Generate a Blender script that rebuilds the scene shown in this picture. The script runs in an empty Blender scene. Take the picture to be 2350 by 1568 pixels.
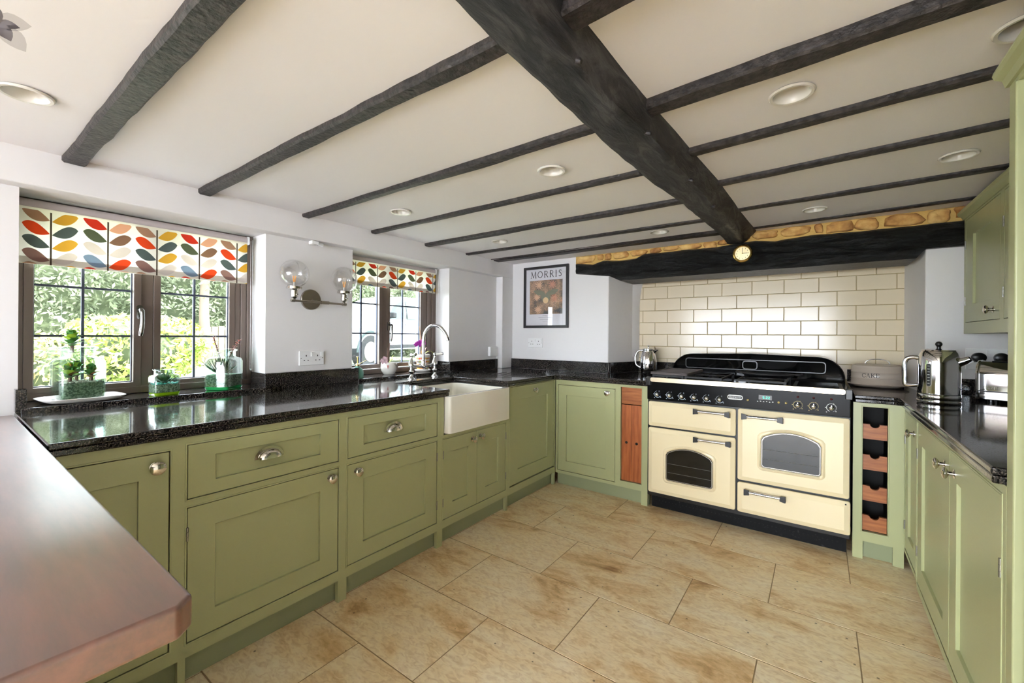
import bpy, bmesh, math, random
from math import sin, cos, pi, radians, sqrt
from mathutils import Vector, Matrix, noise

random.seed(7)
scene = bpy.context.scene
C = scene.collection

# ------------------------------------------------------------------ camera
cam_d = bpy.data.cameras.new('camera'); cam = bpy.data.objects.new('camera', cam_d); C.objects.link(cam)
YAW, ROLL = radians(36.03), radians(0.42)
_fw = Vector((-sin(YAW), cos(YAW), 0)); _rt = Vector((cos(YAW), sin(YAW), 0)); _up = Vector((0, 0, 1))
_cr = _rt * cos(ROLL) + _up * sin(ROLL); _cu = _up * cos(ROLL) - _rt * sin(ROLL)
cam.matrix_world = Matrix(((_cr.x, _cu.x, -_fw.x, 0.0), (_cr.y, _cu.y, -_fw.y, 0.0), (_cr.z, _cu.z, -_fw.z, 1.23), (0, 0, 0, 1)))
cam_d.sensor_width = 36.0
cam_d.lens = 971.5 / 2350 * 36.0
cam_d.shift_y = -(784 - 771.6) / 2350
cam_d.clip_start = 0.05; cam_d.clip_end = 200
scene.camera = cam

# ------------------------------------------------------------------ sky, sun, exposure
world = bpy.data.worlds.new('world'); scene.world = world; world.use_nodes = True
_bg = world.node_tree.nodes['Background']
_bg.inputs['Color'].default_value = (0.83, 0.905, 1.0, 1)
_bg.inputs['Strength'].default_value = 10.0
sun_d = bpy.data.lights.new('sun', 'SUN'); sun_d.energy = 9.0; sun_d.angle = radians(3); sun_d.color = (1.0, 0.97, 0.93)
sun = bpy.data.objects.new('sun', sun_d); C.objects.link(sun)
sun.rotation_euler = Vector((-0.62, -0.25, -0.75)).to_track_quat('-Z', 'Y').to_euler()
scene.view_settings.view_transform = 'Standard'
scene.view_settings.look = 'None'
scene.view_settings.gamma = 1.0
scene.view_settings.use_curve_mapping = False
scene.view_settings.exposure = 1.48
try:
    scene.cycles.diffuse_bounces = 4
    scene.cycles.max_bounces = 7
    scene.cycles.transparent_max_bounces = 12
    scene.cycles.caustics_reflective = False
    scene.cycles.caustics_refractive = False
    scene.cycles.sample_clamp_indirect = 6.0
    scene.cycles.adaptive_threshold = 0.04
except Exception:
    pass

# ------------------------------------------------------------------ materials
def lin(r, g, b):
    f = lambda c: (c / 255 / 12.92) if c / 255 <= 0.04045 else ((c / 255 + 0.055) / 1.055) ** 2.4
    return (f(r), f(g), f(b), 1.0)
M = {}
def mat(name, rgb, rough=0.5, metal=0.0, spec=0.5, coat=0.0, bump=None, vary=None, emit=None, aniso=None):
    """bump = (noise scale, strength, distance); vary = (noise scale, second rgb, lo, hi)"""
    m = bpy.data.materials.new(name); m.use_nodes = True
    nt = m.node_tree; p = nt.nodes['Principled BSDF']
    p.inputs['Base Color'].default_value = lin(*rgb); p.inputs['Roughness'].default_value = rough
    p.inputs['Metallic'].default_value = metal; p.inputs['Specular IOR Level'].default_value = spec
    p.inputs['Coat Weight'].default_value = coat
    co = None
    if bump or vary:
        co = nt.nodes.new('ShaderNodeTexCoord')
    if vary:
        n = nt.nodes.new('ShaderNodeTexNoise'); n.inputs['Scale'].default_value = vary[0]; n.inputs['Detail'].default_value = 5
        nt.links.new(co.outputs['Object'], n.inputs['Vector'])
        r = nt.nodes.new('ShaderNodeValToRGB'); r.color_ramp.elements[0].position = vary[2]; r.color_ramp.elements[1].position = vary[3]
        r.color_ramp.elements[0].color = lin(*rgb); r.color_ramp.elements[1].color = lin(*vary[1])
        nt.links.new(n.outputs['Fac'], r.inputs['Fac']); nt.links.new(r.outputs['Color'], p.inputs['Base Color'])
    if bump:
        n = nt.nodes.new('ShaderNodeTexNoise'); n.inputs['Scale'].default_value = bump[0]; n.inputs['Detail'].default_value = 6
        nt.links.new(co.outputs['Object'], n.inputs['Vector'])
        b = nt.nodes.new('ShaderNodeBump'); b.inputs['Strength'].default_value = bump[1]; b.inputs['Distance'].default_value = bump[2]
        nt.links.new(n.outputs['Fac'], b.inputs['Height']); nt.links.new(b.outputs['Normal'], p.inputs['Normal'])
    if emit:
        p.inputs['Emission Color'].default_value = lin(*emit[0]); p.inputs['Emission Strength'].default_value = emit[1]
    M[name] = m
    return m

def glass_mat(name, tint, ior=1.45, alpha_rough=0.02, gloss=1.0, edge=0.7, power=4.0):
    m = bpy.data.materials.new(name); m.use_nodes = True; nt = m.node_tree; nt.nodes.clear()
    out = nt.nodes.new('ShaderNodeOutputMaterial'); mx = nt.nodes.new('ShaderNodeMixShader')
    tr = nt.nodes.new('ShaderNodeBsdfTransparent'); tr.inputs['Color'].default_value = tint
    gl = nt.nodes.new('ShaderNodeBsdfGlossy'); gl.inputs['Roughness'].default_value = alpha_rough
    gl.inputs['Color'].default_value = (gloss, gloss, gloss, 1)
    lw = nt.nodes.new('ShaderNodeLayerWeight'); lw.inputs['Blend'].default_value = 0.5      # same from both sides of a thin wall
    pw = nt.nodes.new('ShaderNodeMath'); pw.operation = 'POWER'; pw.inputs[1].default_value = power
    f0 = ((ior - 1) / (ior + 1)) ** 2
    ma = nt.nodes.new('ShaderNodeMath'); ma.operation = 'MULTIPLY_ADD'; ma.inputs[1].default_value = edge; ma.inputs[2].default_value = f0
    nt.links.new(lw.outputs['Facing'], pw.inputs[0]); nt.links.new(pw.outputs[0], ma.inputs[0])
    nt.links.new(ma.outputs[0], mx.inputs[0]); nt.links.new(tr.outputs[0], mx.inputs[1]); nt.links.new(gl.outputs[0], mx.inputs[2])
    nt.links.new(mx.outputs[0], out.inputs[0]); M[name] = m
    return m

def fabric_mat(name, rgb, trans=0.5):
    m = bpy.data.materials.new(name); m.use_nodes = True; nt = m.node_tree; nt.nodes.clear()
    out = nt.nodes.new('ShaderNodeOutputMaterial'); mx = nt.nodes.new('ShaderNodeMixShader'); mx.inputs[0].default_value = trans
    d = nt.nodes.new('ShaderNodeBsdfDiffuse'); d.inputs['Color'].default_value = lin(*rgb)
    t = nt.nodes.new('ShaderNodeBsdfTranslucent'); t.inputs['Color'].default_value = lin(*rgb)
    nt.links.new(d.outputs[0], mx.inputs[1]); nt.links.new(t.outputs[0], mx.inputs[2]); nt.links.new(mx.outputs[0], out.inputs[0])
    M[name] = m
    return m

mat('plaster', (234, 231, 230), 0.85, bump=(14, 0.25, 0.006))
mat('ceiling_plaster', (246, 243, 244), 0.9, bump=(5, 0.25, 0.01))
mat('sage', (174, 177, 132), 0.34, spec=0.6, bump=(90, 0.06, 0.002))
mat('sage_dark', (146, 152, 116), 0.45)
mat('joist_black', (30, 27, 27), 0.5, bump=(70, 0.9, 0.006), vary=(46, (64, 58, 57), 0.40, 0.64))
mat('mortar', (214, 178, 104), 0.95, bump=(40, 0.5, 0.01))
mat('grout', (186, 166, 122), 0.9)
mat('tile_cream', (228, 212, 182), 0.16, spec=0.5, bump=(3, 0.1, 0.004))
mat('chrome', (225, 225, 228), 0.07, 1.0)
mat('steel', (190, 188, 184), 0.16, 1.0)
mat('brushed', (168, 160, 150), 0.3, 1.0)
mat('brushed_v', (150, 146, 140), 0.22, 1.0)
mat('nickel', (214, 210, 204), 0.14, 1.0)
mat('steel_rail', (214, 200, 172), 0.28, 1.0)
mat('print_sage', (134, 136, 116), 0.6)
mat('print_grey', (170, 168, 172), 0.6)
mat('petal_peach', (232, 190, 158), 0.6)
mat('petal_rust', (212, 150, 126), 0.6)
mat('petal_cream', (240, 208, 160), 0.6)
mat('motif_red', (220, 96, 60), 0.5)
mat('motif_yellow', (226, 180, 70), 0.5)
mat('handle_steel', (132, 130, 128), 0.2, 1.0)
mat('brass', (190, 162, 100), 0.25, 1.0)
mat('dial_gold', (226, 208, 160), 0.35, 0.6)
mat('black_enamel', (12, 12, 13), 0.12, coat=0.3)
mat('black_panel', (14, 14, 15), 0.3)
mat('black_fascia', (8, 8, 9), 0.22, spec=0.12)
mat('cast_iron', (26, 26, 27), 0.55, bump=(120, 0.4, 0.002))
mat('griddle_iron', (92, 84, 82), 0.6, bump=(150, 0.4, 0.002))
mat('plinth_black', (12, 12, 13), 0.5, spec=0.15, vary=(60, (70, 70, 72), 0.64, 0.82))
mat('gap_black', (8, 8, 8), 0.8)
mat('cream_enamel', (240, 223, 184), 0.25, coat=0.25)
mat('oven_glass', (20, 22, 22), 0.06, spec=0.6)
mat('oven_inside', (60, 62, 60), 0.5)
mat('print_blue', (196, 208, 222), 0.5)
mat('print_gold', (196, 176, 112), 0.5)
mat('print_white', (230, 230, 226), 0.5)
mat('ink_black', (36, 32, 34), 0.6)
mat('lamp_red', (92, 22, 26), 0.2)
mat('digit_green', (80, 230, 200), 0.5, emit=((90, 240, 210), 0.25))
mat('display_dark', (44, 44, 40), 0.2)
mat('porcelain', (240, 236, 224), 0.12, coat=0.4)
mat('white_ceramic', (236, 232, 224), 0.2, coat=0.3)
mat('white_plastic', (244, 243, 242), 0.3)
mat('black_plastic', (16, 16, 17), 0.3)
mat('teal_enamel', (112, 168, 150), 0.3)
mat('taupe_enamel', (178, 164, 150), 0.25)
mat('frame_brown', (112, 98, 90), 0.32, 0.2)
mat('lead', (70, 76, 96), 0.5, 0.2)
mat('hinge_steel', (150, 148, 140), 0.35, 0.9)
mat('paper_white', (232, 230, 236), 0.6)
mat('picture_black', (40, 38, 40), 0.4)
mat('soil', (62, 84, 60), 0.9, vary=(140, (136, 152, 128), 0.42, 0.62))
mat('pale_gravel', (206, 200, 188), 0.9)
mat('teal_gravel', (70, 190, 180), 0.4)
mat('leaf_green', (84, 140, 66), 0.45)
mat('leaf_dark', (44, 88, 50), 0.45)
mat('leaf_lime', (170, 200, 64), 0.45)
mat('leaf_orange', (206, 130, 66), 0.5)
mat('leaf_grey', (128, 112, 106), 0.45)
mat('leaf_olive', (150, 150, 74), 0.45)
mat('leaf_rose', (196, 120, 112), 0.5)
mat('leaf_pale', (206, 188, 186), 0.5)
mat('stem_brown', (120, 84, 72), 0.6)
mat('petal_pink', (214, 60, 206), 0.5)
mat('petal_blush', (238, 206, 216), 0.5)
mat('petal_grey', (112, 106, 107), 0.7)
mat('bark', (82, 70, 56), 0.9)
mat('car_white', (112, 115, 118), 0.5, spec=0.1)
mat('car_glass', (30, 40, 40), 0.3, spec=0.1)
mat('tyre', (28, 29, 30), 0.8, spec=0.1)
mat('soil_outdoor', (96, 80, 60), 0.95)
mat('hedge_core', (62, 70, 46), 0.95)
mat('hedge_leaf', (84, 91, 70), 0.8, spec=0.1, vary=(1.2, (108, 113, 92), 0.4, 0.65))
mat('bush_leaf', (128, 144, 66), 0.7, spec=0.1, vary=(2.5, (150, 162, 92), 0.4, 0.65))
mat('shrub_leaf', (112, 114, 74), 0.7, spec=0.1, vary=(2.5, (134, 98, 80), 0.5, 0.7))
mat('lawn', (114, 118, 94), 0.95, spec=0.1, vary=(3, (124, 127, 104), 0.4, 0.65))
mat('fence_wood', (98, 88, 74), 0.9)
mat('light_block_grey', (166, 165, 166), 0.9)
glass_mat('window_glass', (0.97, 0.99, 0.98, 1), 1.35, 0.01, 0.9)
glass_mat('jar_glass', (0.90, 0.97, 0.945, 1), 1.5, 0.03, 1.0, 0.9, 2.5)
glass_mat('clear_glass', (0.995, 0.995, 0.995, 1), 1.5, 0.02, 1.0, 0.9, 2.5)
glass_mat('bulb_glass', (0.99, 0.985, 0.975, 1), 1.4, 0.03, 1.0, 0.8, 2.5)
glass_mat('picture_glass', (0.99, 0.99, 0.99, 1), 1.4, 0.02)
glass_mat('petal_sheer', (0.72, 0.71, 0.71, 1), 1.05, 0.6)
mat('filament', (226, 160, 74), 0.4, emit=((255, 170, 70), 0.12))
fabric_mat('jar_green_base', (70, 220, 130), 0.6)
fabric_mat('jar_lime_base', (200, 235, 50), 0.6)
fabric_mat('blind_cloth', (242, 236, 222), 0.45)
fabric_mat('blind_roll', (206, 196, 196), 0.2)
BL = {'brown': (182, 142, 116), 'yellow': (232, 182, 70), 'red': (236, 84, 44), 'slate': (96, 108, 106), 'mauve': (150, 116, 108),
      'pale': (226, 216, 208), 'peach': (240, 184, 150), 'olive': (100, 108, 84), 'taupe': (146, 112, 90), 'blue': (134, 154, 176), 'stem': (92, 78, 66), 'crimson': (222, 66, 48)}
for k_, v_ in BL.items(): fabric_mat('print_' + k_ if ('print_' + k_) not in M else 'cloth_' + k_, v_, 0.35)

def granite_mat():
    m = mat('granite', (16, 16, 18), 0.07, spec=0.5)
    nt = m.node_tree; p = nt.nodes['Principled BSDF']
    co = nt.nodes.new('ShaderNodeTexCoord')
    v = nt.nodes.new('ShaderNodeTexNoise'); v.inputs['Scale'].default_value = 230; v.inputs['Detail'].default_value = 3
    nt.links.new(co.outputs['Object'], v.inputs['Vector'])
    r = nt.nodes.new('ShaderNodeValToRGB'); e = r.color_ramp.elements
    e[0].position = 0.46; e[0].color = lin(18, 18, 20); e[1].position = 0.57; e[1].color = lin(54, 50, 48)
    x = e.new(0.68); x.color = lin(100, 90, 80)
    nt.links.new(v.outputs['Fac'], r.inputs['Fac']); nt.links.new(r.outputs['Color'], p.inputs['Base Color'])
    r2 = nt.nodes.new('ShaderNodeMapRange'); r2.inputs[1].default_value = 0.5; r2.inputs[2].default_value = 0.7; r2.inputs[3].default_value = 0.06; r2.inputs[4].default_value = 0.22
    nt.links.new(v.outputs['Fac'], r2.inputs[0]); nt.links.new(r2.outputs[0], p.inputs['Roughness'])
granite_mat()

def beam_mat(name, c1, c2, c3, rough, scale, depth):
    m = mat(name, c1, rough); nt = m.node_tree; p = nt.nodes['Principled BSDF']
    co = nt.nodes.new('ShaderNodeTexCoord'); mp = nt.nodes.new('ShaderNodeMapping'); mp.inputs['Scale'].default_value = scale
    nt.links.new(co.outputs['Object'], mp.inputs['Vector'])
    n = nt.nodes.new('ShaderNodeTexNoise'); n.inputs['Scale'].default_value = 1.0; n.inputs['Detail'].default_value = 9; n.inputs['Roughness'].default_value = 0.7; n.inputs['Distortion'].default_value = 0.8
    nt.links.new(mp.outputs[0], n.inputs['Vector'])
    r = nt.nodes.new('ShaderNodeValToRGB'); e = r.color_ramp.elements; e[0].position = 0.40; e[0].color = lin(*c1); e[1].position = 0.66; e[1].color = lin(*c3)
    x = e.new(0.5); x.color = lin(*c2)
    nt.links.new(n.outputs['Fac'], r.inputs['Fac']); nt.links.new(r.outputs['Color'], p.inputs['Base Color'])
    b = nt.nodes.new('ShaderNodeBump'); b.inputs['Strength'].default_value = 0.9; b.inputs['Distance'].default_value = depth
    nt.links.new(n.outputs['Fac'], b.inputs['Height']); nt.links.new(b.outputs['Normal'], p.inputs['Normal'])
beam_mat('beam_black', (10, 10, 10), (42, 40, 40), (92, 89, 87), 0.48, (22, 5, 22), 0.04)
beam_mat('lintel_black', (10, 10, 11), (24, 25, 26), (58, 60, 61), 0.34, (7, 26, 30), 0.04)  # lightest tone paints highlights of the rough relief into the black

def wood_mat(name, c1, c2, rough, scale=(2, 30, 30), coat=0.0, spec=0.5):
    m = mat(name, c1, rough, coat=coat, spec=spec); nt = m.node_tree; p = nt.nodes['Principled BSDF']
    co = nt.nodes.new('ShaderNodeTexCoord'); mp = nt.nodes.new('ShaderNodeMapping'); mp.inputs['Scale'].default_value = scale
    n = nt.nodes.new('ShaderNodeTexNoise'); n.inputs['Scale'].default_value = 1.0; n.inputs['Detail'].default_value = 8; n.inputs['Roughness'].default_value = 0.65
    nt.links.new(co.outputs['Object'], mp.inputs['Vector']); nt.links.new(mp.outputs[0], n.inputs['Vector'])
    r = nt.nodes.new('ShaderNodeValToRGB'); r.color_ramp.elements[0].position = 0.35; r.color_ramp.elements[1].position = 0.68
    r.color_ramp.elements[0].color = lin(*c1); r.color_ramp.elements[1].color = lin(*c2)
    nt.links.new(n.outputs['Fac'], r.inputs['Fac']); nt.links.new(r.outputs['Color'], p.inputs['Base Color'])
    b = nt.nodes.new('ShaderNodeBump'); b.inputs['Strength'].default_value = 0.12; b.inputs['Distance'].default_value = 0.002
    nt.links.new(n.outputs['Fac'], b.inputs['Height']); nt.links.new(b.outputs['Normal'], p.inputs['Normal'])
    return m
wood_mat('mahogany', (82, 42, 30), (120, 66, 48), 0.48, (6, 40, 40), coat=1.0)
M['mahogany'].node_tree.nodes['Principled BSDF'].inputs['Coat Roughness'].default_value = 0.3
M['mahogany'].node_tree.nodes['Principled BSDF'].inputs['Coat IOR'].default_value = 1.9
wood_mat('cherry', (146, 74, 36), (188, 108, 58), 0.4, (60, 60, 4))
wood_mat('cherry_flat', (140, 76, 36), (184, 112, 60), 0.4, (6, 60, 60))

def travertine_mat():
    m = mat('travertine', (226, 200, 160), 0.34, spec=0.4); nt = m.node_tree; p = nt.nodes['Principled BSDF']
    co = nt.nodes.new('ShaderNodeTexCoord'); oi = nt.nodes.new('ShaderNodeObjectInfo')
    mul = nt.nodes.new('ShaderNodeMath'); mul.operation = 'MULTIPLY'; mul.inputs[1].default_value = 57.0
    nt.links.new(oi.outputs['Random'], mul.inputs[0])
    add = nt.nodes.new('ShaderNodeVectorMath'); add.operation = 'ADD'
    nt.links.new(co.outputs['Object'], add.inputs[0]); nt.links.new(mul.outputs[0], add.inputs[1])
    mp = nt.nodes.new('ShaderNodeMapping'); mp.inputs['Scale'].default_value = (1.0, 2.0, 1.0)
    nt.links.new(add.outputs[0], mp.inputs['Vector'])
    n1 = nt.nodes.new('ShaderNodeTexNoise'); n1.inputs['Scale'].default_value = 3.2; n1.inputs['Detail'].default_value = 9; n1.inputs['Roughness'].default_value = 0.62; n1.inputs['Distortion'].default_value = 0.6
    nt.links.new(mp.outputs[0], n1.inputs['Vector'])
    r1 = nt.nodes.new('ShaderNodeValToRGB'); e = r1.color_ramp.elements
    e[0].position = 0.30; e[0].color = lin(250, 234, 202); e[1].position = 0.52; e[1].color = lin(245, 221, 178)
    a = e.new(0.63); a.color = lin(226, 190, 138); b_ = e.new(0.77); b_.color = lin(160, 118, 72)
    nt.links.new(n1.outputs['Fac'], r1.inputs['Fac'])
    n2 = nt.nodes.new('ShaderNodeTexNoise'); n2.inputs['Scale'].default_value = 26; n2.inputs['Detail'].default_value = 6; n2.inputs['Distortion'].default_value = 1.2
    nt.links.new(mp.outputs[0], n2.inputs['Vector'])
    r2 = nt.nodes.new('ShaderNodeValToRGB'); r2.color_ramp.elements[0].position = 0.42; r2.color_ramp.elements[1].position = 0.72
    r2.color_ramp.elements[0].color = (1, 1, 1, 1); r2.color_ramp.elements[1].color = lin(206, 182, 150)
    nt.links.new(n2.outputs['Fac'], r2.inputs['Fac'])
    mx = nt.nodes.new('ShaderNodeMix'); mx.data_type = 'RGBA'; mx.blend_type = 'MULTIPLY'; mx.inputs[0].default_value = 0.55
    nt.links.new(r1.outputs['Color'], mx.inputs[6]); nt.links.new(r2.outputs['Color'], mx.inputs[7])
    # small dark pits
    vo = nt.nodes.new('ShaderNodeTexVoronoi'); vo.inputs['Scale'].default_value = 13
    nt.links.new(add.outputs[0], vo.inputs['Vector'])
    rp = nt.nodes.new('ShaderNodeValToRGB'); rp.color_ramp.elements[0].position = 0.045; rp.color_ramp.elements[1].position = 0.07
    rp.color_ramp.elements[0].color = lin(92, 72, 48); rp.color_ramp.elements[1].color = (1, 1, 1, 1)
    nt.links.new(vo.outputs['Distance'], rp.inputs['Fac'])
    mx2 = nt.nodes.new('ShaderNodeMix'); mx2.data_type = 'RGBA'; mx2.blend_type = 'MULTIPLY'; mx2.inputs[0].default_value = 0.75
    nt.links.new(mx.outputs[2], mx2.inputs[6]); nt.links.new(rp.outputs['Color'], mx2.inputs[7])
    nt.links.new(mx2.outputs[2], p.inputs['Base Color'])
    rr = nt.nodes.new('ShaderNodeMapRange'); rr.inputs[3].default_value = 0.26; rr.inputs[4].default_value = 0.5
    nt.links.new(n2.outputs['Fac'], rr.inputs[0]); nt.links.new(rr.outputs[0], p.inputs['Roughness'])
travertine_mat()
mat('floor_joint', (160, 134, 98), 0.95)

def stone_mat():
    m = mat('sandstone', (214, 172, 104), 0.9); nt = m.node_tree; p = nt.nodes['Principled BSDF']
    co = nt.nodes.new('ShaderNodeTexCoord'); oi = nt.nodes.new('ShaderNodeObjectInfo')
    n = nt.nodes.new('ShaderNodeTexNoise'); n.inputs['Scale'].default_value = 16; n.inputs['Detail'].default_value = 8
    nt.links.new(co.outputs['Object'], n.inputs['Vector'])
    ad = nt.nodes.new('ShaderNodeMath'); ad.operation = 'MULTIPLY_ADD'; ad.inputs[1].default_value = 0.3; 
    nt.links.new(oi.outputs['Random'], ad.inputs[0]); nt.links.new(n.outputs['Fac'], ad.inputs[2])
    r = nt.nodes.new('ShaderNodeValToRGB'); e = r.color_ramp.elements
    e[0].position = 0.42; e[0].color = lin(236, 200, 128); e[1].position = 0.92; e[1].color = lin(142, 92, 52)
    x = e.new(0.66); x.color = lin(208, 158, 92)
    nt.links.new(ad.outputs[0], r.inputs['Fac']); nt.links.new(r.outputs['Color'], p.inputs['Base Color'])
    b = nt.nodes.new('ShaderNodeBump'); b.inputs['Strength'].default_value = 0.7; b.inputs['Distance'].default_value = 0.012
    nt.links.new(n.outputs['Fac'], b.inputs['Height']); nt.links.new(b.outputs['Normal'], p.inputs['Normal'])
stone_mat()

def tapestry_mat():
    m = mat('tapestry_print', (120, 100, 84), 0.6); nt = m.node_tree; p = nt.nodes['Principled BSDF']
    co = nt.nodes.new('ShaderNodeTexCoord')
    n1 = nt.nodes.new('ShaderNodeTexNoise'); n1.inputs['Scale'].default_value = 10; n1.inputs['Detail'].default_value = 2
    n2 = nt.nodes.new('ShaderNodeTexVoronoi'); n2.inputs['Scale'].default_value = 80
    for n in (n1, n2): nt.links.new(co.outputs['Object'], n.inputs['Vector'])
    r1 = nt.nodes.new('ShaderNodeValToRGB'); e = r1.color_ramp.elements
    e[0].position = 0.36; e[0].color = lin(110, 116, 120); e[1].position = 0.66; e[1].color = lin(240, 200, 170)
    x = e.new(0.5); x.color = lin(196, 168, 142)
    nt.links.new(n1.outputs['Fac'], r1.inputs['Fac'])
    r2 = nt.nodes.new('ShaderNodeValToRGB'); r2.color_ramp.elements[0].color = lin(232, 206, 180); r2.color_ramp.elements[1].color = lin(92, 78, 80)
    r2.color_ramp.elements[0].position = 0.15; r2.color_ramp.elements[1].position = 0.6
    nt.links.new(n2.outputs['Distance'], r2.inputs['Fac'])
    mx = nt.nodes.new('ShaderNodeMix'); mx.data_type = 'RGBA'; mx.blend_type = 'MULTIPLY'; mx.inputs[0].default_value = 0.555
    nt.links.new(r1.outputs['Color'], mx.inputs[6]); nt.links.new(r2.outputs['Color'], mx.inputs[7])
    nt.links.new(mx.outputs[2], p.inputs['Base Color'])
tapestry_mat()

# ------------------------------------------------------------------ mesh helpers
WL = {}                                   # world location of every object that can be a parent
def V(*a): return Vector(a)
class Basis:
    """u along a face, v up, n out of it"""
    def __init__(s, o, u, n, v=(0, 0, 1)):
        s.o = Vector(o); s.u = Vector(u); s.n = Vector(n); s.v = Vector(v)
    def __call__(s, u, v, n=0.0): return s.o + s.u * u + s.v * v + s.n * n
WORLD = Basis((0, 0, 0), (1, 0, 0), (0, 1, 0))
LEFT = Basis((-1.78, 0, 0), (0, 1, 0), (1, 0, 0))
BACK = Basis((0, 3.07, 0), (1, 0, 0), (0, -1, 0))
RIGHT = Basis((0.37, 0, 0), (0, -1, 0), (-1, 0, 0))

class MB:
    def __init__(s): s.v = []; s.f = []; s.m = []
    def add(s, vs, fs, mi=0):
        k = len(s.v); s.v += [Vector(p) for p in vs]
        for f in fs: s.f.append(tuple(i + k for i in f)); s.m.append(mi)
        return s
    def box(s, x0, x1, y0, y1, z0, z1, mi=0):
        return s.add([(x, y, z) for z in (z0, z1) for y in (y0, y1) for x in (x0, x1)],
                     [(0, 2, 3, 1), (4, 5, 7, 6), (0, 1, 5, 4), (1, 3, 7, 5), (3, 2, 6, 7), (2, 0, 4, 6)], mi)
    def bbox(s, B, u0, u1, v0, v1, n0, n1, mi=0):
        ps = [B(u, v, n) for v in (v0, v1) for n in (n0, n1) for u in (u0, u1)]
        fs = [(0, 2, 3, 1), (4, 5, 7, 6), (0, 1, 5, 4), (1, 3, 7, 5), (3, 2, 6, 7), (2, 0, 4, 6)]
        return s.add(ps, fs, mi)
    def frustum(s, B, u0, u1, v0, v1, n0, n1, c, mi=0):
        ps = [B(u, v, n0) for (u, v) in ((u0, v0), (u1, v0), (u1, v1), (u0, v1))] + [B(u, v, n1) for (u, v) in ((u0 + c, v0 + c), (u1 - c, v0 + c), (u1 - c, v1 - c), (u0 + c, v1 - c))]
        return s.add(ps, [(3, 2, 1, 0), (4, 5, 6, 7), (0, 1, 5, 4), (1, 2, 6, 5), (2, 3, 7, 6), (3, 0, 4, 7)], mi)
    def prism(s, pts, fn, a, b, mi=0):
        """2-D outline pts -> fn(u, v, w) for w = a and w = b"""
        n = len(pts); ps = [fn(u, v, a) for u, v in pts] + [fn(u, v, b) for u, v in pts]
        fs = [tuple(range(n - 1, -1, -1)), tuple(range(n, 2 * n))] + [(i, (i + 1) % n, n + (i + 1) % n, n + i) for i in range(n)]
        return s.add(ps, fs, mi)
    def ring(s, pts_out, pts_in, fn, a, b, mi=0):
        n = len(pts_out)
        ps = [fn(u, v, a) for u, v in pts_out] + [fn(u, v, a) for u, v in pts_in] + [fn(u, v, b) for u, v in pts_out] + [fn(u, v, b) for u, v in pts_in]
        fs = []
        for i in range(n):
            j = (i + 1) % n
            fs += [(2 * n + i, 2 * n + j, 3 * n + j, 3 * n + i), (i, n + i, n + j, j), (i, j, 2 * n + j, 2 * n + i), (n + i, 3 * n + i, 3 * n + j, n + j)]
        return s.add(ps, fs, mi)
    def lathe(s, prof, o, axis=(0, 0, 1), seg=24, mi=0, cap=True):
        """prof = [(radius, height)] along axis"""
        ax = Vector(axis).normalized(); t = Vector((1, 0, 0)) if abs(ax.x) < 0.9 else Vector((0, 1, 0))
        e1 = ax.cross(t).normalized(); e2 = ax.cross(e1); o = Vector(o); ps = []; fs = []
        for r, h in prof:
            for i in range(seg):
                a = 2 * pi * i / seg; ps.append(o + ax * h + e1 * (r * cos(a)) + e2 * (r * sin(a)))
        for k in range(len(prof) - 1):
            for i in range(seg):
                j = (i + 1) % seg; fs.append((k * seg + i, k * seg + j, (k + 1) * seg + j, (k + 1) * seg + i))
        if cap:
            fs.append(tuple(range(seg - 1, -1, -1))); fs.append(tuple(range((len(prof) - 1) * seg, len(prof) * seg)))
        return s.add(ps, fs, mi)
    def cyl(s, a, b, r, seg=16, mi=0, r2=None):
        a = Vector(a); b = Vector(b); d = b - a
        return s.lathe([(r, 0), (r if r2 is None else r2, d.length)], a, d, seg, mi)
    def sphere(s, o, r, seg=16, mi=0, sx=1, sy=1, sz=1):
        n = seg // 2; ps = []; fs = []; o = Vector(o)
        ps.append(o + Vector((0, 0, -r * sz)))
        for k in range(1, n):
            b = -pi / 2 + pi * k / n
            for i in range(seg):
                a = 2 * pi * i / seg; ps.append(o + Vector((r * sx * cos(b) * cos(a), r * sy * cos(b) * sin(a), r * sz * sin(b))))
        ps.append(o + Vector((0, 0, r * sz)))
        for i in range(seg):
            j = (i + 1) % seg; fs.append((0, 1 + j, 1 + i)); fs.append((len(ps) - 1, len(ps) - 1 - seg + i, len(ps) - 1 - seg + j))
        for k in range(n - 2):
            for i in range(seg):
                j = (i + 1) % seg; fs.append((1 + k * seg + i, 1 + k * seg + j, 1 + (k + 1) * seg + j, 1 + (k + 1) * seg + i))
        return s.add(ps, fs, mi)
    def tube(s, path, r, seg=10, mi=0, cap=True):
        path = [Vector(p) for p in path]; n = len(path); rs = r if isinstance(r, (list, tuple)) else [r] * n
        ps = []; fs = []; prev = None
        for k in range(n):
            d = (path[min(k + 1, n - 1)] - path[max(k - 1, 0)]).normalized()
            if prev is None:
                t = Vector((0, 0, 1)) if abs(d.z) < 0.9 else Vector((1, 0, 0)); e1 = d.cross(t).normalized()
            else:
                e1 = (prev - d * prev.dot(d)).normalized()
            prev = e1; e2 = d.cross(e1)
            for i in range(seg):
                a = 2 * pi * i / seg; ps.append(path[k] + e1 * (rs[k] * cos(a)) + e2 * (rs[k] * sin(a)))
        for k in range(n - 1):
            for i in range(seg):
                j = (i + 1) % seg; fs.append((k * seg + i, k * seg + j, (k + 1) * seg + j, (k + 1) * seg + i))
        if cap: fs += [tuple(range(seg - 1, -1, -1)), tuple(range((n - 1) * seg, n * seg))]
        return s.add(ps, fs, mi)
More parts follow.
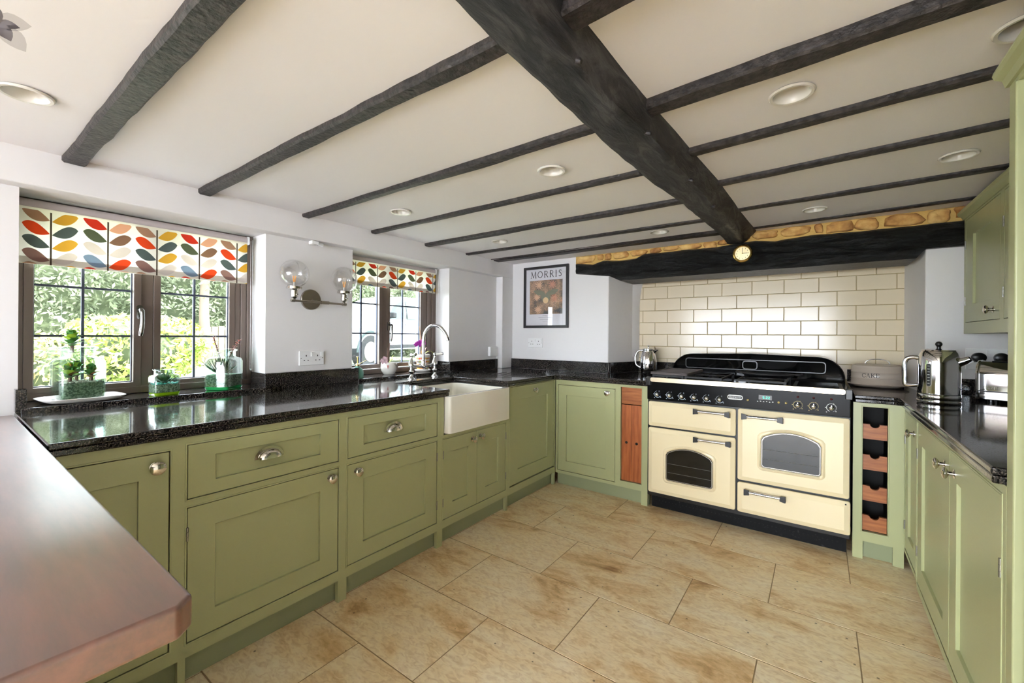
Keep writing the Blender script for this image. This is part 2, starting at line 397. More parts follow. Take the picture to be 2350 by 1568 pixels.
    def loft(s, rings, mi=0, cap0=True, cap1=True):
        n = len(rings[0]); ps = [p for r in rings for p in r]; fs = []
        for k in range(len(rings) - 1):
            for i in range(n):
                j = (i + 1) % n; fs.append((k * n + i, k * n + j, (k + 1) * n + j, (k + 1) * n + i))
        if cap0: fs.append(tuple(range(n - 1, -1, -1)))
        if cap1: fs.append(tuple(range((len(rings) - 1) * n, len(rings) * n)))
        return s.add(ps, fs, mi)
    def quad(s, a, b, c, d, mi=0): return s.add([a, b, c, d], [(0, 1, 2, 3)], mi)
    def leaf(s, base, tip, width, up=(0, 0, 1), fold=0.15, mi=0, thick=0.0, seg=5, bend=0.0):
        """a pointed leaf blade from base to tip, folded along its midrib"""
        base = Vector(base); tip = Vector(tip); d = tip - base; L = d.length; d.normalize()
        w = d.cross(Vector(up))
        if w.length < 1e-4: w = d.cross(Vector((1, 0, 0)))
        w.normalize(); nrm = w.cross(d); ps = []; fs = []
        for k in range(seg + 1):
            t = k / seg; h = width * 0.5 * (sin(pi * min(1, t * 0.96 + 0.04)) ** 0.8)
            c = base + d * (L * t) + nrm * (bend * L * sin(pi * t))
            ps += [c - w * h + nrm * (fold * h), c, c + w * h + nrm * (fold * h)]
        for k in range(seg):
            for i in (0, 1): fs.append((k * 3 + i, k * 3 + i + 1, k * 3 + i + 4, k * 3 + i + 3))
        return s.add(ps, fs, mi)
    def build(s, name, m, parent=None, smooth=0, bevel=0, seg=2, recalc=True):
        me = bpy.data.meshes.new(name)
        mats = m if isinstance(m, (list, tuple)) else [m]
        off = WL.get(parent.name, Vector()) if parent else None
        if off is None:
            lo = Vector((min(p.x for p in s.v), min(p.y for p in s.v), min(p.z for p in s.v))); hi = Vector((max(p.x for p in s.v), max(p.y for p in s.v), 0))
            off = Vector(((lo.x + hi.x) / 2, (lo.y + hi.y) / 2, lo.z)); loc = off
        else: loc = Vector()
        me.from_pydata([tuple(p - off) for p in s.v], [], s.f)
        for mm in mats: me.materials.append(M[mm])
        if len(mats) > 1: me.polygons.foreach_set('material_index', s.m)
        if recalc:
            bm = bmesh.new(); bm.from_mesh(me); bmesh.ops.recalc_face_normals(bm, faces=bm.faces); bm.to_mesh(me); bm.free()
        if smooth:
            me.polygons.foreach_set('use_smooth', [True] * len(me.polygons)); me.set_sharp_from_angle(angle=radians(smooth))
        me.update()
        o = bpy.data.objects.new(name, me); C.objects.link(o); o.location = loc
        if parent: o.parent = parent
        WL[o.name] = off
        if bevel:
            b = o.modifiers.new('bevel', 'BEVEL'); b.width = bevel; b.segments = seg; b.limit_method = 'ANGLE'; b.angle_limit = radians(40)
            if not smooth:
                me.polygons.foreach_set('use_smooth', [True] * len(me.polygons)); b.harden_normals = True
        return o

def tag(o, label=None, cat=None, group=None, kind=None):
    if label: o['label'] = label
    if cat: o['category'] = cat
    if group: o['group'] = group
    if kind: o['kind'] = kind
    return o
def thing(name, loc, label, cat, group=None, kind=None):
    o = bpy.data.objects.new(name, None); C.objects.link(o); o.location = loc; o.empty_display_size = 0.05
    WL[o.name] = Vector(loc); tag(o, label, cat, group, kind); return o
def struct(name, loc=(0, 0, 0)):
    o = bpy.data.objects.new(name, None); C.objects.link(o); o.location = loc; WL[o.name] = Vector(loc); o['kind'] = 'structure'; return o
def arc(cx, cy, r, a0, a1, n): return [(cx + r * cos(a0 + (a1 - a0) * i / n), cy + r * sin(a0 + (a1 - a0) * i / n)) for i in range(n + 1)]
def rrect(x0, x1, y0, y1, r, n=5):
    return arc(x1 - r, y0 + r, r, -pi / 2, 0, n) + arc(x1 - r, y1 - r, r, 0, pi / 2, n) + arc(x0 + r, y1 - r, r, pi / 2, pi, n) + arc(x0 + r, y0 + r, r, pi, 1.5 * pi, n)
def interp(tab, x):
    if x <= tab[0][0]: return tab[0][1]
    for (a, p), (b, q) in zip(tab, tab[1:]):
        if x <= b: return p + (q - p) * (x - a) / (b - a)
    return tab[-1][1]
def catmull(pts, n=6):
    pts = [Vector(p) for p in pts]; out = []
    for i in range(len(pts) - 1):
        p0 = pts[max(i - 1, 0)]; p1 = pts[i]; p2 = pts[i + 1]; p3 = pts[min(i + 2, len(pts) - 1)]
        for k in range(n):
            t = k / n; out.append(0.5 * ((2 * p1) + (p2 - p0) * t + (2 * p0 - 5 * p1 + 4 * p2 - p3) * t * t + (3 * p1 - p0 - 3 * p2 + p3) * t ** 3))
    out.append(pts[-1]); return out

# stroke letters: list of (polyline, width) in a unit-high cell; used for lettering on things
GLYPH = {
 'M': (0.95, [([(0.08, 0), (0.16, 1)], .05), ([(0.16, 1), (0.48, 0.05)], .12), ([(0.48, 0.05), (0.80, 1)], .05), ([(0.80, 1), (0.87, 0)], .13), ([(0, 0.02), (0.17, 0.02)], .04), ([(0.76, 0.02), (0.98, 0.02)], .04)]),
 'O': (0.88, [([(0.44 + 0.38 * cos(a * pi / 12), 0.5 + 0.48 * sin(a * pi / 12)) for a in range(25)], .10)]),
 'R': (0.70, [([(0.12, 0), (0.12, 1)], .13), ([(0.12, 0.97), (0.38, 0.97), (0.54, 0.87), (0.56, 0.74), (0.50, 0.58), (0.36, 0.50), (0.12, 0.50)], .08), ([(0.30, 0.50), (0.64, 0.02)], .11), ([(0.02, 0.02), (0.24, 0.02)], .04)]),
 'I': (0.30, [([(0.15, 0), (0.15, 1)], .13), ([(0.04, 0.02), (0.26, 0.02)], .04), ([(0.04, 0.98), (0.26, 0.98)], .04)]),
 'S': (0.58, [([(0.48, 0.84), (0.38, 0.95), (0.24, 0.96), (0.12, 0.86), (0.12, 0.70), (0.28, 0.56), (0.44, 0.42), (0.48, 0.24), (0.38, 0.07), (0.22, 0.03), (0.08, 0.14)], .10)]),
 'C': (0.85, [([(0.76, 0.72), (0.70, 0.88), (0.5, 0.96), (0.26, 0.9), (0.1, 0.68), (0.08, 0.42), (0.2, 0.14), (0.46, 0.03), (0.68, 0.10), (0.78, 0.26)], .12), ([(0.76, 0.66), (0.76, 0.94)], .06)]),
 'A': (0.85, [([(0.08, 0.02), (0.40, 0.98)], .07), ([(0.40, 0.98), (0.72, 0.02)], .14), ([(0.2, 0.34), (0.6, 0.34)], .06), ([(0, 0.03), (0.22, 0.03)], .06), ([(0.58, 0.03), (0.84, 0.03)], .06)]),
 'K': (0.85, [([(0.16, 0), (0.16, 1)], .14), ([(0.2, 0.42), (0.68, 0.97)], .08), ([(0.36, 0.58), (0.72, 0.02)], .13), ([(0.02, 0.03), (0.3, 0.03)], .06), ([(0.02, 0.97), (0.3, 0.97)], .06), ([(0.56, 0.97), (0.8, 0.97)], .06), ([(0.6, 0.03), (0.84, 0.03)], .06)]),
 'E': (0.78, [([(0.16, 0), (0.16, 1)], .14), ([(0.02, 0.03), (0.68, 0.03)], .07), ([(0.02, 0.97), (0.66, 0.97)], .07), ([(0.16, 0.52), (0.5, 0.52)], .07), ([(0.67, 0.03), (0.70, 0.24)], .06), ([(0.65, 0.97), (0.66, 0.78)], .06)]),
 'T': (0.75, [([(0.37, 0), (0.37, 1)], .13), ([(0.03, .96), (0.71, .96)], .08)]),
 'D': (0.85, [([(0.14, 0), (0.14, 1)], .12), ([(0.14, .96), (0.4, .96), (0.66, .82), (0.74, .5), (0.66, .18), (0.4, .04), (0.14, .04)], .09)]),
 'u': (0.6, [([(0.1, .65), (0.1, .2), (0.2, .05), (0.36, .08), (0.48, .25)], .1), ([(0.48, .65), (0.48, .02)], .1)]),
 'a': (0.55, [([(0.44, .6), (0.2, .6), (0.08, .35), (0.16, .08), (0.34, .08), (0.46, .3)], .1), ([(0.46, .62), (0.46, .02)], .1)]),
 'l': (0.24, [([(0.12, .98), (0.12, .02)], .1)]),
 'i': (0.24, [([(0.12, .62), (0.12, .02)], .1), ([(0.12, .84), (0.12, .94)], .1)]),
 't': (0.4, [([(0.18, .9), (0.18, .12), (0.3, .03)], .1), ([(0.02, .62), (0.34, .62)], .08)]),
 'G': (0.88, [([(0.78, .76), (0.62, .93), (0.36, .95), (0.12, .72), (0.1, .36), (0.28, .08), (0.56, .05), (0.78, .2), (0.78, .44), (0.54, .44)], .1)]),
 'N': (0.85, [([(0.1, 0), (0.1, 1)], .1), ([(0.1, 1), (0.72, 0)], .12), ([(0.72, 0), (0.72, 1)], .1)]),
 ' ': (0.45, []),
}
def lettering(mb, text, fn, u0, v0, h, gap=0.12, width=None, mi=0, bold=1.0):
    adv = [GLYPH[c][0] for c in text]; tot = sum(adv) + gap * (len(text) - 1); sx = h if width is None else width / tot
    x = 0
    for c, a in zip(text, adv):
        for pl, w in GLYPH[c][1]:
            for (p, q) in zip(pl, pl[1:]):
                d = Vector((q[0] - p[0], q[1] - p[1])); L = d.length
                if L < 1e-6: continue
                d /= L; nx, ny = -d.y * w * bold / 2, d.x * w * bold / 2; ex, ey = d.x * w * 0.2, d.y * w * 0.2
                P = [(p[0] - ex + nx, p[1] - ey + ny), (p[0] - ex - nx, p[1] - ey - ny), (q[0] + ex - nx, q[1] + ey - ny), (q[0] + ex + nx, q[1] + ey + ny)]
                mb.add([fn(u0 + (x + a_) * sx, v0 + b_ * h) for a_, b_ in P], [(0, 1, 2, 3)], mi)
        x += a + gap

# ================================================================== THE ROOM
CL, CR = 1.95, 1.985                       # ceiling heights either side of the main beam
WX, SX, SZ = -2.575, -2.5, 1.808           # left wall, its boxed soffit, soffit underside
FX = -2.745                                # inner face of the window frames
WINS = [(1, 0.206, 1.132), (2, 1.69, 2.62), (3, -1.35, -0.35)]

# floor: travertine slabs on a bed
floor = struct('floor')
MB().box(-2.9, 1.2, -3.4, 4.2, -0.08, -0.0012).build('bed', 'floor_joint', floor)
TW, TD = 0.648, 0.4265
slab = None
for k in range(-7, 5):
    y0 = 1.44 + TD * k; off = -0.835 if k % 2 == 0 else -0.517
    for i in range(-4, 4):
        x0 = off + TW * i
        a, b, c, d = max(x0, -2.2), min(x0 + TW, 1.0), y0, min(y0 + TD, 3.7)
        if b - a < 0.03 or d - c < 0.05: continue
        full = b - a > TW - 0.001 and d - c > TD - 0.001
        cx, cy = (a + b) / 2, (c + d) / 2
        if full and slab is not None:
            o = slab.copy(); C.objects.link(o); o.parent = floor; o.location = (cx, cy, 0)
        else:
            mb = MB().box(a - cx + .0022, b - cx - .0022, c - cy + .0026, d - cy - .0026, -0.004, 0.0)
            o = mb.build('tile', 'travertine', floor, bevel=0.0006, seg=1); o.location = (cx, cy, 0)
            if full: slab = o

# left wall with its window openings
mb = MB(); ys = [(-3.4, -1.35), (-0.35, 0.206), (1.132, 1.69), (2.62, 4.2)]
for a, b in ys: mb.box(-3.0, WX, a, b, -0.08, 2.2)
for n, a, b in WINS: mb.box(-3.0, WX, a, b, -0.08, 0.905); mb.box(-3.0, WX, a, b, SZ + 0.002, 2.2)
tag(mb.build('wall_left', 'plaster'), kind='structure')
tag(MB().box(WX - 0.01, SX, -3.4, 3.46, SZ, CL + 0.06).build('trim_1', 'plaster', bevel=0.006), kind='structure')
tag(MB().box(WX - 0.01, SX, 3.275, 3.46, 0.915, SZ + 0.001).build('trim_2', 'plaster', bevel=0.006), kind='structure')

# ceiling in two bays, with holes for the downlights
SPOTS = [(-0.943, 1.577, CL, 'white recessed downlight nearest the left face of the main beam'),
         (-1.97, 1.604, CL, 'small white downlight above the wall lamp and sink counter'),
         (-1.963, 2.533, CL, 'smallest white downlight in the far left ceiling bay by the corner'),
         (-0.887, 2.913, CL, 'white downlight just in front of the stones left of the main beam'),
         (-0.075, 1.556, CR, 'large white downlight right of the main beam, nearest the camera'),
         (0.454, 2.468, CR, 'white downlight beside the green wall cupboard cornice'),
         (-0.029, 3.026, CR, 'white downlight right of the main beam near the fireplace lintel'),
         (-1.932, 0.166, CL, 'large white downlight at the far left above the near window'),
         (0.4, 1.54, CR, 'white downlight half hidden behind the tall fridge housing')]
def ceiling_part(name, x0, x1, z):
    o = MB().box(x0, x1, -3.4, 3.95, z, z + 0.22).build(name, 'ceiling_plaster', ceiling)
    cut = MB()
    for x, y, h, l in SPOTS:
        if h == z: cut.lathe([(0.047, -0.05), (0.047, 0.09)], (x, y, z), seg=28)
    co = cut.build('cutter', 'ceiling_plaster', ceiling)
    m = o.modifiers.new('holes', 'BOOLEAN'); m.object = co; m.operation = 'DIFFERENCE'; m.solver = 'EXACT'
    dg = bpy.context.evaluated_depsgraph_get(); me = bpy.data.meshes.new_from_object(o.evaluated_get(dg))
    o.modifiers.clear(); o.data = me; me.name = name
    bpy.data.objects.remove(co, do_unlink=True)
    return o
ceiling = struct('ceiling')
ceiling_part('bay', -3.0, -0.5, CL)
ceiling_part('bay', -0.5, 1.2, CR)
for x, y, z, l in SPOTS:
    t = thing('downlight', (x, y, z), l, 'ceiling light', 'recessed downlights in the ceiling')
    MB().lathe([(0.058, -0.001), (0.062, -0.004), (0.058, -0.009), (0.050, -0.008), (0.045, 0.0), (0.043, 0.03), (0.0455, 0.03), (0.0465, 0.0)], (x, y, z), seg=36, cap=False).build('ring', 'white_ceramic', t, smooth=40)
    MB().lathe([(0.0455, 0.03), (0.040, 0.045), (0.03, 0.055), (0.001, 0.058)], (x, y, z), seg=28, cap=False).build('reflector', 'white_ceramic', t, smooth=60)
    MB().lathe([(0.012, 0.035), (0.018, 0.045), (0.012, 0.0575)], (x, y, z), seg=16).build('bulb', 'white_plastic', t, smooth=60)

# rough-hewn joists and main beam
def joist(x0, x1, y0, y1, zb, zt, seed, skew=0.0):
    n = max(10, int((x1 - x0) / 0.05)); rings = []
    for i in range(n + 1):
        x = x0 + (x1 - x0) * i / n; q = seed * 7.3
        w0 = noise.noise((x * 2.2, q, 1.0)) * 0.008 + noise.noise((x * 9, q, 4.0)) * 0.004; w1 = noise.noise((x * 2.0, q, 7.0)) * 0.008 + noise.noise((x * 9, q, 9.0)) * 0.004
        d = noise.noise((x * 1.7, q, 3.0)) * 0.005; s = noise.noise((x * 0.7, q, 5.0)) * 0.006
        s += skew * (1 - 2 * (x - x0) / 0.95) if skew else 0
        a, b = y0 + w0 + s, y1 + w1 + s; c = 0.007 + 0.003 * noise.noise((x * 6, q, 2.0))
        rings.append([V(x, a, zt), V(x, a, zb + d + c), V(x, a + c, zb + d), V(x, (a + b) / 2, zb + d + 0.002 * noise.noise((x * 12, q, 6))), V(x, b - c, zb + d), V(x, b, zb + d + c), V(x, b, zt)])
    return MB().loft(rings).build('joist', 'joist_black', ceiling, smooth=35)
for k, (y0, y1, zb) in enumerate([(0.318, 0.385, 1.925), (0.783, 0.839, 1.927), (1.305, 1.350, 1.930), (1.788, 1.828, 1.932), (2.267, 2.323, 1.928), (2.745, 2.790, 1.935), (3.090, 3.106, 1.944), (3.128, 3.215, 1.938), (-0.2, -0.13, 1.925), (-0.7, -0.63, 1.925)]):
    joist(SX - 0.01, -0.50, y0, y1, zb, CL + 0.02, k + 1.37)
for k, (y0, y1, zb) in enumerate([(0.79, 0.862, 1.94), (1.300, 1.368, 1.953), (1.750, 1.806, 1.966), (2.198, 2.250, 1.968), (2.748, 2.800, 1.970), (3.275, 3.315, 1.972)]):
    joist(-0.50, 1.0, y0, y1, zb, CR + 0.02, k + 21.1, 0.03)
BLt = [(-3.4, -0.60), (0.59, -0.583), (0.728, -0.594), (1.174, -0.598), (1.707, -0.597), (2.229, -0.565), (2.988, -0.540), (3.448, -0.544)]
BRt = [(-3.4, -0.48), (0.669, -0.483), (0.805, -0.486), (1.10, -0.474), (1.499, -0.456), (2.147, -0.446), (3.45, -0.440)]
TRt = [(-3.4, -0.46), (0.902, -0.457), (1.306, -0.448), (1.807, -0.419), (2.255, -0.392), (2.813, -0.383), (3.45, -0.357)]
rings = []; n = 190
for i in range(n + 1):
    y = -3.4 + 6.81 * i / n; zb = 1.88 + 0.0075 * y
    l, r, t = interp(BLt, y), interp(BRt, y), interp(TRt, y)
    f = lambda a, s, q: noise.noise((y * s, q, a)) 
    l += 0.006 * f(1, 3, 2) + 0.003 * f(1, 14, 2); r += 0.005 * f(2, 3, 2) + 0.002 * f(2, 16, 2); t += 0.004 * f(3, 4, 2)
    dz = 0.004 * f(4, 3, 1); row = [V(l + 0.006, y, CL + 0.03), V(l, y, zb + 0.02)]
    for j in range(9):
        s = j / 8; x = l + (r - l) * s
        g = 0.005 * noise.noise((x * 30, y * 4, 3.3)) + 0.003 * noise.noise((x * 70, y * 9, 8.3))
        row.append(V(x, y, zb + dz + g + (0.006 if j in (0, 8) else 0)))
    for j in range(1, 6):
        s = j / 6; x = r + (t - r) * s; z = zb + (CR - zb) * s
        row.append(V(x + 0.003 * noise.noise((y * 4, z * 40, 5.1)), y, z))
    row.append(V(t, y, CR + 0.02)); rings.append(row)
MB().loft(rings).build('main_beam', 'beam_black', ceiling, smooth=28)
for y, s in ((0.92, 1), (1.38, -1), (1.9, 1), (2.35, -1)):           # iron pegs left in the beam
    x = interp(BRt, y) - 0.01; MB().lathe([(0.009, 0), (0.009, 0.02), (0.005, 0.026)], (x, y, 1.905), (0.9, 0, -0.5), 10).build('peg', 'joist_black', ceiling, smooth=40)

# back wall: picture wall, chimney recess, right pier
BY = 3.425                                                          # face of the breast
wall_back = struct('wall_back')
A0, A1 = V(-1.478, BY + 0.02, 0), V(-1.352, 3.86, 0)                 # splayed left cheek
mb = MB(); mb.prism([(-2.95, BY + 0.02), (A0.x, A0.y), (A1.x, A1.y), (A1.x, 4.1), (-2.95, 4.1)], lambda u, v, w: V(u, v, w), -0.08, 2.2)
mb.prism([(0.50, BY + 0.02), (1.2, BY + 0.02), (1.2, 4.1), (0.466, 4.1), (0.466, 3.93)], lambda u, v, w: V(u, v, w), -0.08, 2.2)
mb.build('pier', 'plaster', wall_back, bevel=0.008, seg=3)
# soft curve where the left cheek meets the tiles
rows = []
for k in range(13):
    z = 1.05 + 0.75 * k / 12; bulge = 0.045 * max(0.0, (z - 1.5) / 0.26) ** 2
    rows.append([V(A1.x - 0.03, A1.y - 0.10, z), V(A1.x + 0.002 + bulge * 0.5, A1.y - 0.035, z), V(A1.x + 0.006 + bulge, A1.y + 0.02, z), V(A1.x - 0.03, A1.y + 0.03, z)])
MB().loft(rows).build('cheek', 'plaster', wall_back, smooth=60)
# tiled back of the recess
TA, TB = V(-1.36, 3.86, 0), V(0.475, 3.931, 0); TU = (TB - TA).normalized(); TN = V(TU.y, -TU.x, 0)
TILE = Basis(TA, TU, TN)
mb = MB(); mb.bbox(TILE, -0.1, 1.95, 0.80, 2.2, -0.15, 0.0); mb.build('backing', 'grout', wall_back)
mb = MB(); mb.bbox(TILE, -0.2, 1.95, -0.08, 0.82, -0.15, -0.002); mb.box(-1.5, 0.55, 3.72, 4.0, 1.80, 2.2); mb.build('flue', 'plaster', wall_back)
P, RH, J = 0.2183, 0.1072, 0.0045
tile_mesh = {}
for r in range(-1, 8):
    z0 = 0.935 + RH * (r + 1)
    if z0 > 1.76: continue
    z1 = min(z0 + RH - J, 1.80); s0 = 0.154 if r % 2 == 0 else 0.154 - P / 2
    for i in range(-1, 9):
        a = s0 + P * i; b = a + P - J; a = max(a, 0.004); b = min(b, 1.834)
        if b - a < 0.012: continue
        key = (round(b - a, 4), round(z1 - z0, 4))
        if key in tile_mesh:
            o = tile_mesh[key].copy(); C.objects.link(o)
        else:
            w, h = (b - a) / 2, (z1 - z0) / 2
            o = MB().bbox(Basis((0, 0, 0), TU, TN), -w, w, -h, h, -0.002, 0.006).build('tile', 'tile_cream', wall_back, bevel=0.0022, seg=2); tile_mesh[key] = o
        o.parent = wall_back; o.location = TILE((a + b) / 2, (z0 + z1) / 2)
# stonework between lintel and ceiling
LT = [(-1.80, 1.884), (-1.70, 1.872), (-1.62, 1.858), (-1.52, 1.886), (-1.38, 1.870), (-1.23, 1.874), (-1.17, 1.902), (-0.88, 1.900), (-0.63, 1.896), (-0.53, 1.904), (-0.37, 1.912), (-0.25, 1.892), (-0.20, 1.899), (-0.05, 1.908), (0.23, 1.898), (0.70, 1.897)]
mb = MB(); mb.prism([(-1.79, 1.80), (0.72, 1.80), (0.72, 1.99), (-1.79, 1.99)], lambda u, v, w: V(u, w, v), BY + 0.012, 3.8); mb.build('mortar_bed', 'mortar', wall_back)
random.seed(11)
x = -1.785; si = 0
ws = [0.20, 0.07, 0.075, 0.15, 0.16, 0.11, 0.13, 0.17, 0.10, 0.12, 0.10, 0.17, 0.19, 0.06, 0.15, 0.13, 0.2, 0.11, 0.17, 0.16, 0.14]
while x < 0.68 and si < len(ws):
    w = ws[si]; xa, xb = x + 0.005, x + w - 0.006
    top = (CL if xb < -0.5 else CR) - 0.006
    zb = max(interp(LT, xa), interp(LT, xb)) + random.uniform(0.006, 0.022)
    if si % 4 == 0: zb -= 0.008
    cx, cz, hw, hh = (xa + xb) / 2, (zb + top) / 2, (xb - xa) / 2, max(0.016, (top - zb) / 2)
    rings = []; e = random.uniform(0.5, 0.8); tilt = random.uniform(-0.25, 0.25)
    for d, sc in ((-0.02, 1.0), (0.006, 1.0), (0.014, 0.95), (0.021, 0.84), (0.025, 0.66), (0.026, 0.42), (0.025, 0.18)):
        ring = []
        for j in range(22):
            a = 2 * pi * j / 22
            cu = abs(cos(a)) ** e * (1 if cos(a) > 0 else -1); sv = abs(sin(a)) ** e * (1 if sin(a) > 0 else -1)
            g = 1 + 0.22 * noise.noise((cos(a) * 1.6 + si * 3.1, sin(a) * 1.6, 0.5)) + 0.10 * noise.noise((cos(a) * 4 + si * 1.7, sin(a) * 4, 2.5))
            px = cx + hw * sc * cu * g + tilt * hh * sc * sv; pz = min(top + 0.004, cz + hh * 1.12 * sc * sv * g)
            ring.append(V(px, BY + 0.014 - d - 0.011 * noise.noise((px * 22, pz * 30, si * 0.7)) - 0.006 * noise.noise((px * 60, pz * 70, 3.3)), pz))
        rings.append(ring)
    MB().loft(rings, cap0=False).build('stone', 'sandstone', wall_back, smooth=50)
    x += w; si += 1
# charred oak lintel with a chamfered lower edge
rings = []; n = 230
for i in range(n + 1):
    x = -1.772 + 2.46 * i / n; zt = interp(LT, x) + 0.004 * noise.noise((x * 12, 1, 1))
    inside = min(1.0, max(0.0, (x + 1.475) / 0.10), max(0.0, (0.495 - x) / 0.035))
    zl = interp([(-1.78, 1.794), (-1.475, 1.752)], x) if x < -1.475 else 1.757
    if x > 0.495: zl = 1.757
    zb = zl + (1.708 - zl) * inside + 0.003 * noise.noise((x * 5, 2, 2)); ch = 0.036 * inside + 0.003
    yf = BY - 0.022; row = [V(x, 3.75, zt + 0.03), V(x, BY + 0.03, zt + 0.012), V(x, yf + 0.012, zt)]
    for j in range(1, 15):
        s = j / 15; z = zt + (zb + ch - zt) * s
        g = 0.007 * noise.noise((x * 6, z * 26, 1.7)) + 0.005 * noise.noise((x * 22, z * 60, 5.7)) + 0.003 * noise.noise((x * 60, z * 110, 8.7))
        row.append(V(x, yf + g, z))
    row += [V(x, yf + 0.003, zb + ch), V(x, yf + ch * 0.9 + 0.002 * noise.noise((x * 14, 7, 7)), zb), V(x, 3.55, zb + 0.002 * noise.noise((x * 8, 3, 9))), V(x, 3.75, zb)]
    rings.append(row)
MB().loft(rings).build('lintel', 'lintel_black', wall_back, smooth=40)
tag(MB().box(1.0, 1.25, -3.4, 4.2, -0.08, 2.2).build('wall_right', 'plaster'), kind='structure')
# unseen wall behind the camera, its opening widened to light the room
mb = MB(); mb.box(-3.0, -2.1, -3.6, -3.4, -0.08, 2.2); mb.box(0.8, 1.25, -3.6, -3.4, -0.08, 2.2); mb.box(-2.1, 0.8, -3.6, -3.4, 1.86, 2.2)
tag(mb.build('wall_front', 'plaster'), kind='structure')

# ------------------------------------------------------------------ windows
def window(n, y0, y1, glz, zs, lead_z, lead_y, handle_y):
    w = struct('window_%d' % n)
    zt, zb = SZ, 0.945; f0, f1 = FX, FX - 0.062
    ring = lambda a, b, c, d, t, x0, x1: MB().ring([(a, c), (b, c), (b, d), (a, d)], [(a + t, c + t), (b - t, c + t), (b - t, d - t), (a + t, d - t)], lambda u, v, q: V(q, u, v), x0, x1)
    mb = ring(y0 + .002, y1 - .002, zb, zt, 0.026, f1, f0); ym = (glz[0][1] + glz[1][0]) / 2
    mb.box(f1, f0 - 0.004, ym - 0.024, ym + 0.024, zb, zt)
    mb.box(f1 - 0.02, f0 + 0.012, y0 + .002, y1 - .002, zb - 0.010, zb + 0.022)
    e = glz[1][1] + 0.0305; w3 = (y1 - .002 - e) / 3                  # stepped jamb beside the fixed light
    for q, dx in ((0, -0.010), (1, 0.0), (2, 0.010)): mb.box(f1, f0 + dx, e + w3 * q, e + w3 * (q + 1) + 0.0005, zb, zt)
    mb.build('window_frame', 'frame_brown', w, bevel=0.003)
    for k, (a, b) in enumerate(glz):
        z0, z1 = zs; t = 0.030
        s = ring(a - t, b + t, z0 - t, z1 + t, t, f1 + 0.008, f0 + 0.008 - 0.012 * (k == 1)).build('sash', 'frame_brown', w, bevel=0.003)
        g = ring(a - 0.004, b + 0.004, z0 - 0.004, z1 + 0.004, 0.008, f1 + 0.03, f1 + 0.042); g.build('glazing_bead', 'lead', s)
        cols = [a, lead_y[k], b]; rws = [z0] + list(lead_z) + [z1]
        for ci in range(2):
            for ri in range(3):
                MB().box(f1 + 0.022, f1 + 0.026, cols[ci] + .001, cols[ci + 1] - .001, rws[ri] + .001, rws[ri + 1] - .001).build('pane', 'window_glass', s)
        for zz in lead_z: MB().box(f1 + 0.018, f1 + 0.031, a, b, zz - 0.005, zz + 0.005).build('lead_bar', 'lead', s)
        MB().box(f1 + 0.018, f1 + 0.032, lead_y[k] - 0.005, lead_y[k] + 0.005, z0, z1).build('lead_bar', 'lead', s)
    # casement handle: rose, neck and drooping lever
    hy, hz = handle_y; X = f0 + 0.008
    mb = MB(); mb.prism(rrect(hy - 0.012, hy + 0.012, hz - 0.035, hz + 0.035, 0.010), lambda u, v, q: V(q, u, v), X, X + 0.008)
    mb.tube(catmull([(X + 0.006, hy, hz + 0.012), (X + 0.030, hy, hz + 0.012), (X + 0.040, hy + 0.002, hz - 0.002), (X + 0.038, hy + 0.004, hz - 0.05), (X + 0.036, hy - 0.001, hz - 0.105), (X + 0.034, hy - 0.004, hz - 0.118)], 5), [0.008] * 6 + [0.0105] * 5 + [0.009] * 5 + [0.0095] * 5 + [0.008] * 4 + [0.004], 12)
    mb.lathe([(0.008, 0), (0.008, 0.010), (0.005, 0.012)], (X + 0.030, hy, hz + 0.012), (1, 0, 0), 14)
    mb.build('handle', 'handle_steel', w, smooth=50)
    # polished granite sill
    MB().box(FX - 0.06, -2.498, y0 + 0.002, y1 - 0.002, 0.905, 0.934).build('window_sill', 'granite', w, bevel=0.003)
    MB().box(FX + 0.03, -2.56, y1 - 0.018, y1, 0.934, 1.008).build('sill_upstand', 'granite', w, bevel=0.002)
    return w
window(1, 0.206, 1.132, [(0.262, 0.590), (0.700, 1.012)], (0.990, 1.765), (1.216, 1.440), (0.418, 0.852), (0.612, 1.335))
window(2, 1.69, 2.62, [(1.745, 2.030), (2.140, 2.455)], (1.008, 1.765), (1.243, 1.468), (1.897, 2.285), (2.115, 1.30))
window(3, -1.35, -0.35, [(-1.29, -0.90), (-0.80, -0.41)], (0.990, 1.765), (1.216, 1.440), (-1.095, -0.605), (-0.86, 1.335))

